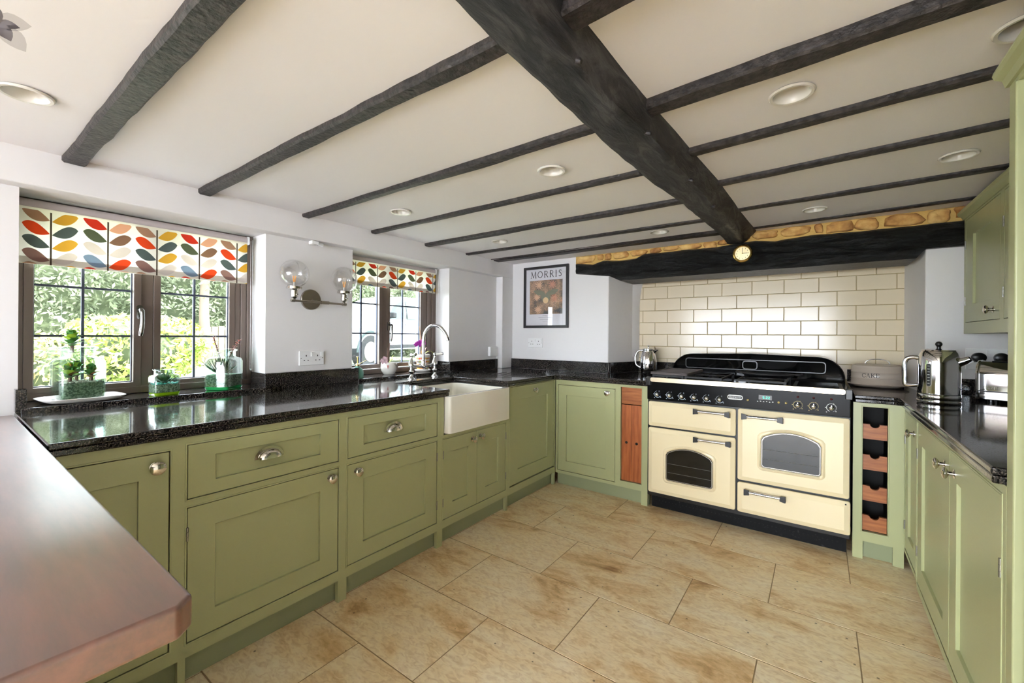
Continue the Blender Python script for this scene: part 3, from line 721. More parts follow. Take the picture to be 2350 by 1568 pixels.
# ================================================================== FITTED FURNITURE
def knob(B, u, v, parent, big=1.22, n0=0.0, oval=1.0):
    mb = MB(); mb.lathe([(0.013 * big, 0), (0.013 * big, 0.002), (0.006 * big, 0.005), (0.0055 * big, 0.014), (0.012 * big, 0.018), (0.0165 * big, 0.023), (0.0165 * big, 0.027), (0.011 * big, 0.0315), (0.002, 0.033)], B(u, v, n0), B.n, 20)
    return mb.build('knob', 'nickel', parent, smooth=50)
def hinge(B, u, v, parent, n0=0.002):
    mb = MB()
    for k in range(3): mb.cyl(B(u, v - 0.024 + 0.016 * k + 0.0006, n0), B(u, v - 0.024 + 0.016 * (k + 1) - 0.0006, n0), 0.0042, 8)
    return mb.build('hinge', 'hinge_steel', parent, smooth=50)
def cup_handle(B, u, v, parent):
    mb = MB(); W, H, D = 0.046, 0.036, 0.024; rows = []
    for i in range(13):                                              # half-dome shell, open below
        a = pi * i / 12; row = []
        for j in range(7):
            b = (pi / 2) * j / 6; row.append(B(u - W * cos(a) * cos(b) ** 0.6 if j < 6 else u, v + H * sin(a) * (cos(b) ** 0.6 if j < 6 else 0) * 1.0, 0.002 + D * sin(b)))
        rows.append(row)
    for i in range(12):
        for j in range(6): mb.quad(rows[i][j], rows[i + 1][j], rows[i + 1][j + 1], rows[i][j + 1])
    out = [(u + (W + 0.010) * cos(pi * i / 16), v + (H + 0.010) * sin(pi * i / 16)) for i in range(17)]
    inn = [(u + (W - 0.002) * cos(pi * i / 16), v + (H - 0.002) * sin(pi * i / 16)) for i in range(17)]
    for i in range(16): mb.add([B(*out[i], .003), B(*out[i + 1], .003), B(*inn[i + 1], .004), B(*inn[i], .004), B(*out[i], 0), B(*out[i + 1], 0)], [(0, 1, 2, 3), (0, 4, 5, 1)])
    return mb.build('cup_handle', 'nickel', parent, smooth=60)
def shaker(B, u0, u1, v0, v1, parent, name='door', st=0.08, rl=0.08, n0=-0.019, m='sage', pn=-0.011):
    """inset shaker door: one framed leaf with a recessed panel"""
    g = 0.0025; u0 += g; u1 -= g; v0 += g; v1 -= g
    mb = MB().ring([(u0, v0), (u1, v0), (u1, v1), (u0, v1)], [(u0 + st, v0 + rl), (u1 - st, v0 + rl), (u1 - st, v1 - rl), (u0 + st, v1 - rl)], B, n0, 0.0)
    d = mb.build(name, m, parent, bevel=0.0015, seg=1)
    MB().bbox(B, u0 + st - 0.004, u1 - st + 0.004, v0 + rl - 0.004, v1 - rl + 0.004, n0 + 0.002, pn).build('panel', m, d)
    return d
def face_frame(B, u0, u1, openings, parent, top=0.872, rail0=0.10, depth=0.52, feet=(True, True), m='sage', stw=0.022):
    """carcass + face frame with holes for the openings, bead moulding round each opening and a recessed plinth"""
    mb = MB()
    us = sorted({u0, u1, *[o[0] for o in openings], *[o[1] for o in openings]}); vs = sorted({rail0, top, *[o[2] for o in openings], *[o[3] for o in openings]})
    for a, b in zip(us, us[1:]):
        for c, d in zip(vs, vs[1:]):
            if b - a < 1e-4 or d - c < 1e-4: continue
            cu, cv = (a + b) / 2, (c + d) / 2
            if any(o[0] < cu < o[1] and o[2] < cv < o[3] for o in openings): continue
            mb.bbox(B, a, b, c, d, -0.022, 0.0)
    if feet[0]: mb.bbox(B, u0, u0 + stw, 0, rail0, -0.022, 0.0)
    if feet[1]: mb.bbox(B, u1 - stw, u1, 0, rail0, -0.022, 0.0)
    bm_ = mb; o = bm_.build('face_frame', m, parent)
    bd = MB()
    for a, b, c, d in openings:
        t = 0.006; bd.ring([(a - t, c - t), (b + t, c - t), (b + t, d + t), (a - t, d + t)], [(a, c), (b, c), (b, d), (a, d)], B, -0.004, 0.0025)
    if openings: bd.build('bead', m, o, bevel=0.0018, seg=2)
    cb = MB().bbox(B, u0 + 0.001, u1 - 0.001, rail0, top - 0.003, -depth, -depth + 0.012)
    cb.bbox(B, u0 + 0.001, u0 + 0.012, rail0, top - 0.003, -depth, -0.022); cb.bbox(B, u1 - 0.012, u1 - 0.001, rail0, top - 0.003, -depth, -0.022); cb.bbox(B, u0, u1, rail0, rail0 + 0.015, -depth, -0.022)
    cb.build('carcass', 'gap_black', parent)
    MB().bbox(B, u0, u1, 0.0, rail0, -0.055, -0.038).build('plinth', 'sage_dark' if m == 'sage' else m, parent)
    return o
GU = 'sage green fitted base units'
# left run
def unit(B, u0, u1, label, name='base_cabinet', cat='cabinet', group=GU):
    p = B((u0 + u1) / 2, 0, -0.25); return thing(name, p, label, cat, group)
t = unit(LEFT, 0.10, 0.505, 'green base cabinet partly hidden behind the wooden worktop, oval knob top right')
face_frame(LEFT, 0.10, 0.505, [(0.12, 0.481, 0.148, 0.832)], t, feet=(False, False), depth=0.55)
d = shaker(LEFT, 0.12, 0.481, 0.148, 0.832, t); knob(LEFT, 0.443, 0.786, d, 1.35)
t = unit(LEFT, 0.505, 1.126, 'green base cabinet with drawer and single door, nearest to the wooden worktop')
face_frame(LEFT, 0.505, 1.126, [(0.529, 1.104, 0.650, 0.842), (0.529, 1.104, 0.148, 0.622)], t, depth=0.55)
d = shaker(LEFT, 0.529, 1.104, 0.650, 0.842, t, 'drawer', 0.085, 0.048); cup_handle(LEFT, 0.802, 0.738, d)
d = shaker(LEFT, 0.529, 1.104, 0.148, 0.622, t, 'door', 0.085, 0.082); knob(LEFT, 1.064, 0.584, d); hinge(LEFT, 0.530, 0.53, d); hinge(LEFT, 0.530, 0.25, d)
t = unit(LEFT, 1.126, 1.745, 'green base cabinet with drawer and single door, left of the white sink')
face_frame(LEFT, 1.126, 1.745, [(1.149, 1.722, 0.650, 0.842), (1.149, 1.722, 0.148, 0.622)], t, depth=0.55, feet=(True, True))
d = shaker(LEFT, 1.149, 1.722, 0.650, 0.842, t, 'drawer', 0.085, 0.048); cup_handle(LEFT, 1.412, 0.738, d)
d = shaker(LEFT, 1.149, 1.722, 0.148, 0.622, t, 'door', 0.085, 0.082); knob(LEFT, 1.198, 0.581, d); hinge(LEFT, 1.721, 0.53, d); hinge(LEFT, 1.721, 0.25, d)
t = unit(LEFT, 1.745, 2.405, 'green sink cabinet with a pair of small doors under the white sink')
face_frame(LEFT, 1.745, 2.405, [(1.768, 2.381, 0.148, 0.622)], t, top=0.645, depth=0.55)
for a, b in ((1.745, 1.775), (2.386, 2.405)): MB().bbox(LEFT, a, b, 0.645, 0.872, -0.022, 0.0).build('sink_post', 'sage', t, bevel=0.001, seg=1)
d = shaker(LEFT, 1.768, 2.074, 0.148, 0.622, t, 'door', 0.082, 0.082); knob(LEFT, 2.030, 0.575, d); hinge(LEFT, 1.769, 0.53, d); hinge(LEFT, 1.769, 0.25, d)
d = shaker(LEFT, 2.074, 2.381, 0.148, 0.622, t, 'door', 0.082, 0.082); knob(LEFT, 2.106, 0.581, d); hinge(LEFT, 2.380, 0.53, d); hinge(LEFT, 2.380, 0.25, d)
t = unit(LEFT, 2.405, 3.07, 'green full-height door cabinet right of the sink, knob at top centre')
face_frame(LEFT, 2.405, 3.07, [(2.428, 3.048, 0.150, 0.866)], t, feet=(False, True), depth=0.55)
d = shaker(LEFT, 2.428, 3.048, 0.156, 0.866, t, 'door', 0.10, 0.098); knob(LEFT, 2.745, 0.815, d)
# back run
t = unit(BACK, -1.78, -1.235, 'green corner cabinet with single door between sink run and wooden trays')
face_frame(BACK, -1.775, -1.235, [(-1.755, -1.257, 0.125, 0.832)], t, feet=(False, False), depth=0.3)
d = shaker(BACK, -1.755, -1.257, 0.125, 0.832, t, 'door', 0.075, 0.08); knob(BACK, -1.318, 0.797, d)
t = unit(BACK, -1.235, -1.006, 'narrow green unit framing upright cherry boards beside the cooker', 'tray_cabinet')
face_frame(BACK, -1.235, -1.006, [(-1.212, -1.053, 0.148, 0.852)], t, feet=(False, True), depth=0.3, stw=0.047)
b1 = MB().bbox(BACK, -1.210, -1.055, 0.726, 0.850, -0.035, -0.012).build('board', 'cherry_flat', t, bevel=0.001, seg=1)
b2 = MB().bbox(BACK, -1.210, -1.1335, 0.150, 0.720, -0.037, -0.014).build('board', 'cherry', t, bevel=0.001, seg=1)
b3 = MB().bbox(BACK, -1.1325, -1.055, 0.150, 0.720, -0.037, -0.014).build('board', 'cherry', t, bevel=0.001, seg=1)
for b_, u in ((b2, -1.172), (b3, -1.094)): MB().lathe([(0.010, 0), (0.010, 0.0015)], BACK(u, 0.437, -0.0142), BACK.n, 18).build('finger_hole', 'gap_black', b_)
# wine rack unit right of the cooker
t = unit(BACK, 0.152, 0.37, 'narrow green wine rack unit with scalloped cherry bottle rests', 'wine_rack', 'wine rack')
face_frame(BACK, 0.155, 0.3705, [(0.197, 0.303, 0.155, 0.850)], t, feet=(True, True), depth=0.42, stw=0.045)
for k, zt in enumerate((0.753, 0.581, 0.408, 0.243)):
    pts = [(0.1985, zt - 0.083), (0.3015, zt - 0.083), (0.3015, zt)] + [(0.25 + 0.021 * cos(a * pi / 10), zt - 0.020 * sin(a * pi / 10)) for a in range(11)] + [(0.1985, zt)]
    MB().prism(pts, BACK, -0.034, -0.014).build('bottle_rest', 'cherry_flat', t)
MB().bbox(BACK, 0.197, 0.303, 0.155, 0.85, -0.20, -0.19).build('inner_back', 'gap_black', t)
# right run (u = -y)
t = unit(RIGHT, -3.07, -2.70, 'pale lit green cabinet with one narrow door, next to the wine rack')
face_frame(RIGHT, -3.065, -2.702, [(-3.035, -2.716, 0.125, 0.842)], t, feet=(False, False), depth=0.55)
d = shaker(RIGHT, -3.035, -2.716, 0.125, 0.842, t, 'door', 0.07, 0.085); knob(RIGHT, -2.79, 0.772, d); hinge(RIGHT, -3.034, 0.70, d); hinge(RIGHT, -3.034, 0.25, d)
t = unit(RIGHT, -2.70, -1.545, 'pale lit green cabinet with two tall doors beside the fridge housing')
face_frame(RIGHT, -2.702, -1.5465, [(-2.69, -1.574, 0.105, 0.842)], t, rail0=0.07, feet=(False, False), depth=0.55)
d = shaker(RIGHT, -2.69, -2.105, 0.105, 0.842, t, 'door', 0.085, 0.09); knob(RIGHT, -2.172, 0.775, d); hinge(RIGHT, -2.689, 0.70, d); hinge(RIGHT, -2.689, 0.25, d)
d = shaker(RIGHT, -2.099, -1.574, 0.105, 0.842, t, 'door', 0.085, 0.09); knob(RIGHT, -2.035, 0.775, d); hinge(RIGHT, -1.575, 0.66, d); hinge(RIGHT, -1.575, 0.25, d)

# worktops
def slab2(name, outline, label, z=0.915, m='granite'):
    t = thing(name, (sum(p[0] for p in outline) / len(outline), sum(p[1] for p in outline) / len(outline), z - 0.04), label, 'worktop')
    f = lambda u, v, w: V(u, v, w)
    o = MB().prism(outline, f, z - 0.0195, z).build('slab', m, t, bevel=0.005, seg=3)
    return t, o
def inset(outline, d):
    n = len(outline); out = []
    area = sum(outline[i][0] * outline[(i + 1) % n][1] - outline[(i + 1) % n][0] * outline[i][1] for i in range(n)); s = 1 if area > 0 else -1
    for i in range(n):
        p, q, r = Vector(outline[i - 1]), Vector(outline[i]), Vector(outline[(i + 1) % n])
        a = (q - p).normalized(); b = (r - q).normalized(); na = Vector((-a.y, a.x)) * s; nb = Vector((-b.y, b.x)) * s
        k = (na + nb); k = k / max(0.3, k.dot(na)); out.append(tuple(q + k * d))
    return out
OUT_L = [(-1.757, 0.195), (-1.757, 1.800), (-2.270, 1.800), (-2.270, 2.372), (-1.757, 2.372), (-1.757, 3.010), (-1.722, 3.045), (-1.008, 3.045), (-1.008, 3.838), (-1.355, 3.838), (-1.455, 3.422), (-2.50, 3.422), (-2.50, 3.262), (-2.552, 3.262), (-2.552, 0.195)]
t, o = slab2('granite_worktop', OUT_L, 'black granite worktop running under the windows and round to the cooker')
MB().prism(inset(OUT_L, 0.0025), lambda u, v, w: V(u, v, w), 0.8735, 0.8945).build('lower_slab', 'granite', o, bevel=0.005, seg=3)
for k in range(6):                                                   # drainer grooves beside the sink
    x = -2.20 + 0.055 * k; MB().tube([V(x, 2.46 + 0.012 * k, 0.9146), V(x, 2.95, 0.9156)], 0.0022, 6).build('drainer_groove', 'granite', t, smooth=60)
OUT_R = [(0.158, 3.045), (0.325, 3.045), (0.345, 3.025), (0.345, 1.548), (0.995, 1.548), (0.995, 3.422), (0.498, 3.422), (0.460, 3.903), (0.158, 3.893)]
t, o = slab2('granite_worktop', OUT_R, 'black granite worktop on the right carrying kettle, toaster and cake tin')
MB().prism(inset(OUT_R, 0.0025), lambda u, v, w: V(u, v, w), 0.8735, 0.8945).build('lower_slab', 'granite', o, bevel=0.005, seg=3)
# upstands
def upstand(a, b, label, h=0.092, th=0.02, z=0.9155):
    a, b = V(*a, 0), V(*b, 0); u = (b - a).normalized(); n = V(u.y, -u.x, 0)
    tag(MB().bbox(Basis(a, u, n), 0, (b - a).length, z, z + h, 0.0, th).build('granite_upstand', 'granite', bevel=0.002), label, 'upstand', 'granite upstands at the back of the worktops')
upstand((-2.574, 1.112), (-2.574, 1.712), 'granite upstand below the wall lamp between the two windows', 0.092, 0.045)
upstand((-2.574, 0.196), (-2.574, 0.226), 'short granite upstand end at the near edge of the left window', 0.092, 0.045)
upstand((-2.574, 2.600), (-2.574, 3.262), 'granite upstand between the sink window and the corner', 0.092, 0.03)
upstand((-2.499, 3.444), (-1.475, 3.444), 'granite upstand on the wall below the framed print')
upstand((-1.476, 3.45), (-1.366, 3.84), 'dark granite upstand on the splayed cheek behind the coffee pot')
upstand((-1.355, 3.858), (-1.0, 3.872), 'dark granite upstand under the tiles left of the cooker')
upstand((0.16, 3.916), (0.466, 3.928), 'granite upstand under the tiles behind the cake tin')
upstand((0.505, 3.444), (0.995, 3.444), 'granite upstand behind the kettle and toaster')
# wooden peninsula top and its cabinet
t = thing('peninsula_worktop', (-1.55, -0.1, 0.873), 'polished dark wood worktop in the near left corner', 'worktop')
MB().prism([(-2.50, -0.52), (-0.618, -0.52), (-0.598, -0.50), (-0.598, 0.172), (-0.616, 0.190), (-2.50, 0.190)], lambda u, v, w: V(u, v, w), 0.874, 0.914).build('top', 'mahogany', t, bevel=0.006, seg=4)
t = thing('peninsula_cabinet', (-1.7, -0.1, 0), 'green cabinet hidden beneath the wooden worktop', 'cabinet')
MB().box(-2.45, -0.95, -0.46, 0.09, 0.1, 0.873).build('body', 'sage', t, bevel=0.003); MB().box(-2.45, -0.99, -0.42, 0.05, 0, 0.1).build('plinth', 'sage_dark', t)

# butler sink
t = thing('butler_sink', (-2.0, 2.086, 0.645), 'white fireclay butler sink set into the granite worktop', 'sink')
y0, y1, x0, x1, z0, z1 = 1.786, 2.382, -2.30, -1.742, 0.652, 0.8725
f = lambda u, v, w: V(u, v, w)
mb = MB(); out = rrect(x0, x1, y0, y1, 0.018); inn = rrect(x0 + 0.05, x1 - 0.032, y0 + 0.035, y1 - 0.035, 0.03)
rings = [[V(u, v, z0) for u, v in out], [V(u, v, z1) for u, v in out], [V(u, v, z1) for u, v in inn], [V(u, v, z0 + 0.03) for u, v in inn]]
mb.loft(rings); mb.build('basin', 'porcelain', t, smooth=35, bevel=0.004, seg=3)
MB().lathe([(0.045, 0), (0.042, 0.004), (0.03, 0.001)], (-2.03, 2.09, z0 + 0.0302), seg=24).build('waste', 'chrome', t, smooth=40)
# bridge tap
t = thing('bridge_tap', (-2.40, 2.19, 0.9155), 'chrome bridge mixer tap with swan neck and cross-lever handles', 'tap')
X = -2.385; ya, yb, yc = 2.045, 2.275, 2.16
for y in (ya, yb):
    MB().lathe([(0.027, 0), (0.027, 0.004), (0.017, 0.010), (0.012, 0.022), (0.012, 0.040), (0.018, 0.048), (0.018, 0.056), (0.011, 0.062), (0.011, 0.085), (0.020, 0.092), (0.021, 0.118), (0.015, 0.126), (0.009, 0.150), (0.010, 0.165)], (X, y, 0.9155), seg=18).build('pillar', 'chrome', t, smooth=45)
mb = MB(); mb.tube(catmull([(X, ya, 1.020), (X, ya + 0.05, 1.006), (X, yc, 1.000), (X, yb - 0.05, 1.006), (X, yb, 1.020)], 6), 0.0105, 12)
mb.lathe([(0.013, -0.012), (0.020, 0.0), (0.020, 0.012), (0.014, 0.022), (0.018, 0.036), (0.013, 0.05)], (X, yc, 1.0), seg=16); mb.build('bridge', 'chrome', t, smooth=50)
sp = catmull([(X, yc, 1.04), (X, yc, 1.12), (X, yc, 1.19), (X + 0.012, yc + 0.006, 1.255), (X + 0.06, yc + 0.022, 1.300), (X + 0.12, yc + 0.044, 1.296), (X + 0.165, yc + 0.062, 1.245), (X + 0.182, yc + 0.068, 1.205)], 6)
s = MB().tube(sp, 0.0125, 14).build('spout', 'chrome', t, smooth=60)
MB().cyl(sp[-3], sp[-1] + V(0.003, 0.001, -0.012), 0.0155, 14).build('aerator', 'chrome', s, smooth=40)
for y, s_ in ((ya, -1), (yb, 1)):
    mb = MB(); mb.sphere((X, y, 1.085), 0.014, 12); d = V(0.75, 0.35 * s_ + 0.2, 0.12).normalized()
    mb.tube([V(X, y, 1.085), V(X, y, 1.085) + d * 0.055], [0.009, 0.0075], 12, 1); mb.lathe([(0.011, 0), (0.012, 0.006), (0.008, 0.012)], V(X, y, 1.085) + d * 0.055, d, 12)
    mb.build('lever', ['chrome', 'porcelain'], t, smooth=50)

# wall cupboard, fridge housing and fridge
t = thing('wall_cupboard', (0.82, 3.0, 1.262), 'green wall cupboard with moulded cornice right of the fireplace lintel', 'cabinet')
UP = Basis((0.65, 0, 0), (0, -1, 0), (-1, 0, 0))
u0, u1, z0, z1 = -3.40, -1.56, 1.262, 1.905
ops = [(-3.368, -2.813, 1.322, 1.888), (-2.765, -2.21, 1.322, 1.888), (-2.16, -1.60, 1.322, 1.888)]
mb = MB(); us = [u0, -3.368, -2.813, -2.765, -2.21, -2.16, -1.60, u1]
for i in range(0, 8, 2): mb.bbox(UP, us[i], us[i + 1], z0, z1, -0.022, 0)
for a, b, c, d in ops: mb.bbox(UP, a, b, z0, c, -0.022, 0); mb.bbox(UP, a, b, d, z1, -0.022, 0)
mb.build('face_frame', 'sage', t); MB().box(0.672, 0.998, -u1, -u0, z0, z1).build('carcass', 'sage', t)
for k, (a, b, c, d) in enumerate(ops):
    dd = shaker(UP, a, b, c, d, t, 'door', 0.13, 0.095)
    knob(UP, (-2.905, -2.30, -1.7)[k], 1.371, dd); hu = (a, a, b)[k]
    hinge(UP, hu + 0.001, 1.75, dd); hinge(UP, hu + 0.001, 1.44, dd)
prof = [(0.0, 1.896), (0.0, 1.944), (0.020, 1.944), (0.028, 1.938), (0.030, 1.930), (0.026, 1.920), (0.016, 1.914), (0.010, 1.906), (0.006, 1.896)]
MB().prism(prof, lambda n, v, w: UP(w, v, n), u0 - 0.0, u1).build('cornice', 'sage', t, smooth=30)
t = thing('fridge_housing', (0.7, 1.0, 0), 'tall green fridge housing panel at the right edge of the photo', 'cabinet')
mb = MB(); mb.bbox(RIGHT, -1.544, -1.506, 0, 1.868, -0.60, 0.0); mb.build('end_panel', 'sage', t, bevel=0.0015, seg=1)
mb = MB(); mb.bbox(RIGHT, -1.506, -1.486, 0, 1.835, -0.05, 0.004); mb.bbox(RIGHT, -1.506, -0.62, 1.835, 1.868, -0.05, 0.0); mb.build('face_bead', 'sage', t, bevel=0.004, seg=3)
prof2 = [(0.0, 1.846), (0.0, 1.896), (0.018, 1.896), (0.027, 1.889), (0.029, 1.880), (0.025, 1.871), (0.012, 1.864), (0.007, 1.846)]
MB().prism(prof2, lambda n, v, w: RIGHT(w, v, n), -1.547, -0.62).build('cornice', 'sage', t, smooth=30)
MB().bbox(RIGHT, -0.66, -0.62, 0, 1.868, -0.62, 0).build('end_panel', 'sage', t)
t = thing('fridge', (0.7, 1.07, 0.01), 'brushed steel fridge at the right edge inside its green housing', 'fridge')
MB().bbox(RIGHT, -1.474, -0.67, 0.02, 1.82, -0.60, -0.06).build('body', 'steel', t)
MB().bbox(RIGHT, -1.474, -0.67, 0.72, 1.815, -0.06, -0.012).build('door', 'brushed_v', t, bevel=0.006)
MB().bbox(RIGHT, -1.474, -0.67, 0.06, 0.712, -0.06, -0.012).build('drawer', 'brushed_v', t, bevel=0.006)
MB().tube([RIGHT(-0.75, 0.8, 0.03), RIGHT(-0.75, 1.6, 0.03)], 0.012, 12).build('handle', 'chrome', t, smooth=50)

# ================================================================== RANGE COOKER
FR = Basis((0, 3.03, 0), (1, 0, 0), (0, -1, 0))                     # plane behind the oven doors
RG = thing('range_cooker', (-0.43, 3.33, 0), 'cream and black range cooker with arched oven windows', 'cooker')
mb = MB(); mb.box(-0.998, 0.143, 3.04, 3.66, 0.10, 0.905); mb.build('body', 'black_panel', RG, bevel=0.003)
MB().box(-0.985, 0.130, 3.105, 3.60, 0.0, 0.12).build('plinth', 'plinth_black', RG)
for k in range(13):
    u = -0.955 + 0.087 * k; MB().box(u, u + 0.034, 3.1035, 3.106, 0.094, 0.100).build('vent_slot', 'gap_black', RG)
mb = MB()
for k in range(46): mb.lathe([(0.0035, 0), (0.0035, 0.0012)], (-0.955 + 0.0232 * k, 3.105, 0.050), (0, -1, 0), 8)
tag(mb.build('vent_holes', 'gap_black', RG), kind='stuff')
def oven_door(name, u0, u1, v0, v1):
    mb = MB(); r = 0.012
    o1 = rrect(u0, u1, v0, v1, r, 4); o2 = rrect(u0 + 0.002, u1 - 0.002, v0 + 0.002, v1 - 0.002, r, 4); o3 = rrect(u0 + 0.028, u1 - 0.028, v0 + 0.028, v1 - 0.028, 0.004, 4)
    mb.loft([[FR(u, v, -0.004) for u, v in o1], [FR(u, v, 0.010) for u, v in o1], [FR(u, v, 0.013) for u, v in o2], [FR(u, v, 0.026) for u, v in o3]])
    return mb.build(name, 'cream_enamel', RG, smooth=18)
def arch_outline(u0, u1, v0, v1, rise, r=0.02):
    w = (u1 - u0) / 2; R = (w * w + rise * rise) / (2 * rise); cy = v1 - R; a = math.asin((w - 0.012) / R)
    return arc(u1 - r, v0 + r, r, -pi / 2, 0, 5) + [(u1, v1 - rise - 0.012)] + [((u0 + u1) / 2 + R * sin(a - 2 * a * i / 14), cy + R * cos(a - 2 * a * i / 14)) for i in range(15)] + [(u0, v1 - rise - 0.012)] + arc(u0 + r, v0 + r, r, pi, 1.5 * pi, 5)
def oven_window(door, u0, u1, v0, v1, rise):
    o = arch_outline(u0 - 0.020, u1 + 0.020, v0 - 0.020, v1 + 0.020, rise, 0.03); i1 = arch_outline(u0 - 0.010, u1 + 0.010, v0 - 0.010, v1 + 0.010, rise, 0.026); i2 = arch_outline(u0, u1, v0, v1, rise, 0.018)
    n = len(o); mb = MB(); rows = [[FR(u, v, 0.0255) for u, v in o], [FR(u, v, 0.036) for u, v in i1], [FR(u, v, 0.030) for u, v in i2], [FR(u, v, 0.024) for u, v in i2]]
    mb.loft(rows, cap0=False, cap1=False); s = mb.build('window_surround', 'cream_enamel', door, smooth=70)
    MB().prism(i2, FR, 0.0265, 0.0285).build('window_glass', 'oven_glass', door)
    tr = arch_outline(u0 + 0.003, u1 - 0.003, v0 + 0.003, v1 - 0.003, rise, 0.016)
    MB().ring(tr, arch_outline(u0 + 0.0065, u1 - 0.0065, v0 + 0.0065, v1 - 0.0065, rise, 0.013), FR, 0.0285, 0.0292).build('window_trim', 'brushed', door)
    for z in (0.30, 0.62):
        v = v0 + (v1 - v0 - rise) * z; MB().tube([FR(u0 + 0.012, v, 0.0290), FR(u1 - 0.012, v, 0.0290)], 0.0011, 6).build('oven_shelf', 'hinge_steel', door)
def bar_handle(door, u0, u1, v):
    h = MB().tube([FR(u0 + 0.012, v, 0.060), FR(u1 - 0.012, v, 0.060)], 0.0085, 14).build('handle', 'chrome', door, smooth=50)
    for u in (u0, u1):
        s = 1 if u == u0 else -1
        mb = MB(); a = [(-0.014, -0.020), (0.016 * 1, -0.014), (0.016, 0.014), (-0.014, 0.020)]; b = [(-0.014, -0.016), (0.011, -0.012), (0.011, 0.012), (-0.014, 0.016)]
        mb.loft([[FR(u + s * p, v + q - 0.010, 0.025) for p, q in b], [FR(u + s * p, v + q - 0.004, 0.048) for p, q in b], [FR(u + s * p, v + q, 0.070) for p, q in a]])
        mb.build('handle_bracket', 'black_plastic', h, bevel=0.002)
d = oven_door('grill_door', -0.985, -0.430, 0.602, 0.776); bar_handle(d, -0.662, -0.472, 0.742)
d = oven_door('oven_door', -0.985, -0.430, 0.132, 0.590); bar_handle(d, -0.660, -0.466, 0.556); oven_window(d, -0.858, -0.560, 0.240, 0.474, 0.045)
d = oven_door('oven_door', -0.418, 0.138, 0.332, 0.782); bar_handle(d, -0.378, -0.188, 0.742); oven_window(d, -0.288, 0.010, 0.436, 0.664, 0.045)
d = oven_door('storage_drawer', -0.418, 0.143, 0.130, 0.318); bar_handle(d, -0.362, -0.172, 0.276)
MB().lathe([(0.004, 0), (0.004, 0.001)], FR(0.122, 0.303, 0.0215), (0, -1, 0.3), 10).build('catch', 'gap_black', d)
# fascia
fa = MB().bbox(FR, -0.995, 0.141, 0.788, 0.915, -0.01, 0.016).build('fascia', 'black_fascia', RG, bevel=0.004)
def dial(u, v, style):
    k = MB(); k.lathe([(0.0135, 0), (0.0135, 0.003), (0.010, 0.006), (0.009, 0.012), (0.0125, 0.017), (0.0125, 0.022), (0.008, 0.0265), (0.001, 0.028)], FR(u, v, 0.016), (0, -1, 0), 20)
    k.bbox(FR, u - 0.0018, u + 0.0018, v, v + 0.016, 0.034, 0.042)
    o = k.build('control_knob', 'chrome', fa, smooth=50)
    a0, a1 = (radians(100), radians(330)) if style == 'print_blue' else (radians(-70), radians(250))
    n = 18; po = [(u + 0.0235 * cos(a0 + (a1 - a0) * i / n), v + 0.0235 * sin(a0 + (a1 - a0) * i / n)) for i in range(n + 1)]
    pi_ = [(u + (0.0205 + 0.002 * (1 - i / n)) * cos(a0 + (a1 - a0) * i / n), v + (0.0205 + 0.002 * (1 - i / n)) * sin(a0 + (a1 - a0) * i / n)) for i in range(n + 1)]
    mb = MB()
    for i in range(n): mb.add([FR(*po[i], .0165), FR(*po[i + 1], .0165), FR(*pi_[i + 1], .0165), FR(*pi_[i], .0165)], [(0, 1, 2, 3)])
    for (du, dv) in ((-0.027, 0.0), (0.021, -0.02), (0.010, 0.022), (-0.022, -0.026)):
        mb.add([FR(u + du - .0025, v + dv - .002, .0165), FR(u + du + .0025, v + dv - .002, .0165), FR(u + du + .0025, v + dv + .002, .0165), FR(u + du - .0025, v + dv + .002, .0165)], [(0, 1, 2, 3)])
    mb.build('dial_print', style, o)
for u in (-0.921, -0.838, -0.757, -0.678, -0.600, -0.522): dial(u, 0.829, 'print_blue')
for u, s in ((-0.103, 'print_gold'), (-0.027, 'print_gold'), (0.055, 'print_white')):
    dial(u, 0.836, s); MB().lathe([(0.006, 0), (0.006, 0.002), (0.003, 0.005)], FR(u, 0.884, 0.016), (0, -1, 0), 14).build('indicator_lamp', 'lamp_red', fa, smooth=50)
for u in (-0.363, -0.199, -0.161): MB().lathe([(0.0065, 0), (0.0065, 0.003), (0.003, 0.006)], FR(u, 0.841, 0.016), (0, -1, 0), 14).build('push_button', 'print_gold', fa, smooth=50)
bd = MB().prism(rrect(-0.478, -0.390, 0.836, 0.866, 0.0145, 6), FR, 0.016, 0.0185).build('badge', 'print_white', fa)
MB().prism(rrect(-0.474, -0.394, 0.843, 0.859, 0.007, 6), FR, 0.0185, 0.0190).build('badge_field', 'black_panel', bd)
mb = MB(); lettering(mb, 'RANGEMASTER', lambda u, v: FR(u, v, 0.0193), -0.469, 0.8465, 0.0085, width=0.070); mb.build('badge_lettering', 'print_white', bd)
dp = MB().bbox(FR, -0.304, -0.234, 0.850, 0.878, 0.016, 0.0175).build('display', 'display_dark', fa)
SEG = {'5': 'afgcd', '2': 'abged'}
mb = MB(); x = -0.282
for ch in ('5', '.', '2', '2'):
    if ch == '.': mb.bbox(FR, x, x + 0.002, 0.8565, 0.8585, 0.0175, 0.0178); x += 0.005; continue
    w, h, q = 0.0085, 0.0145, 0.0022; z = 0.8565
    R = {'a': (0, w, h - q, h), 'd': (0, w, 0, q), 'g': (0, w, h / 2 - q / 2, h / 2 + q / 2), 'f': (0, q, h / 2, h), 'b': (w - q, w, h / 2, h), 'c': (w - q, w, 0, h / 2), 'e': (0, q, 0, h / 2)}
    for s in SEG[ch]: a, b, c, e = R[s]; mb.bbox(FR, x + a, x + b, z + c, z + e, 0.0175, 0.0178)
    x += 0.0118
mb.build('clock_digits', 'digit_green', dp)
mb = MB()
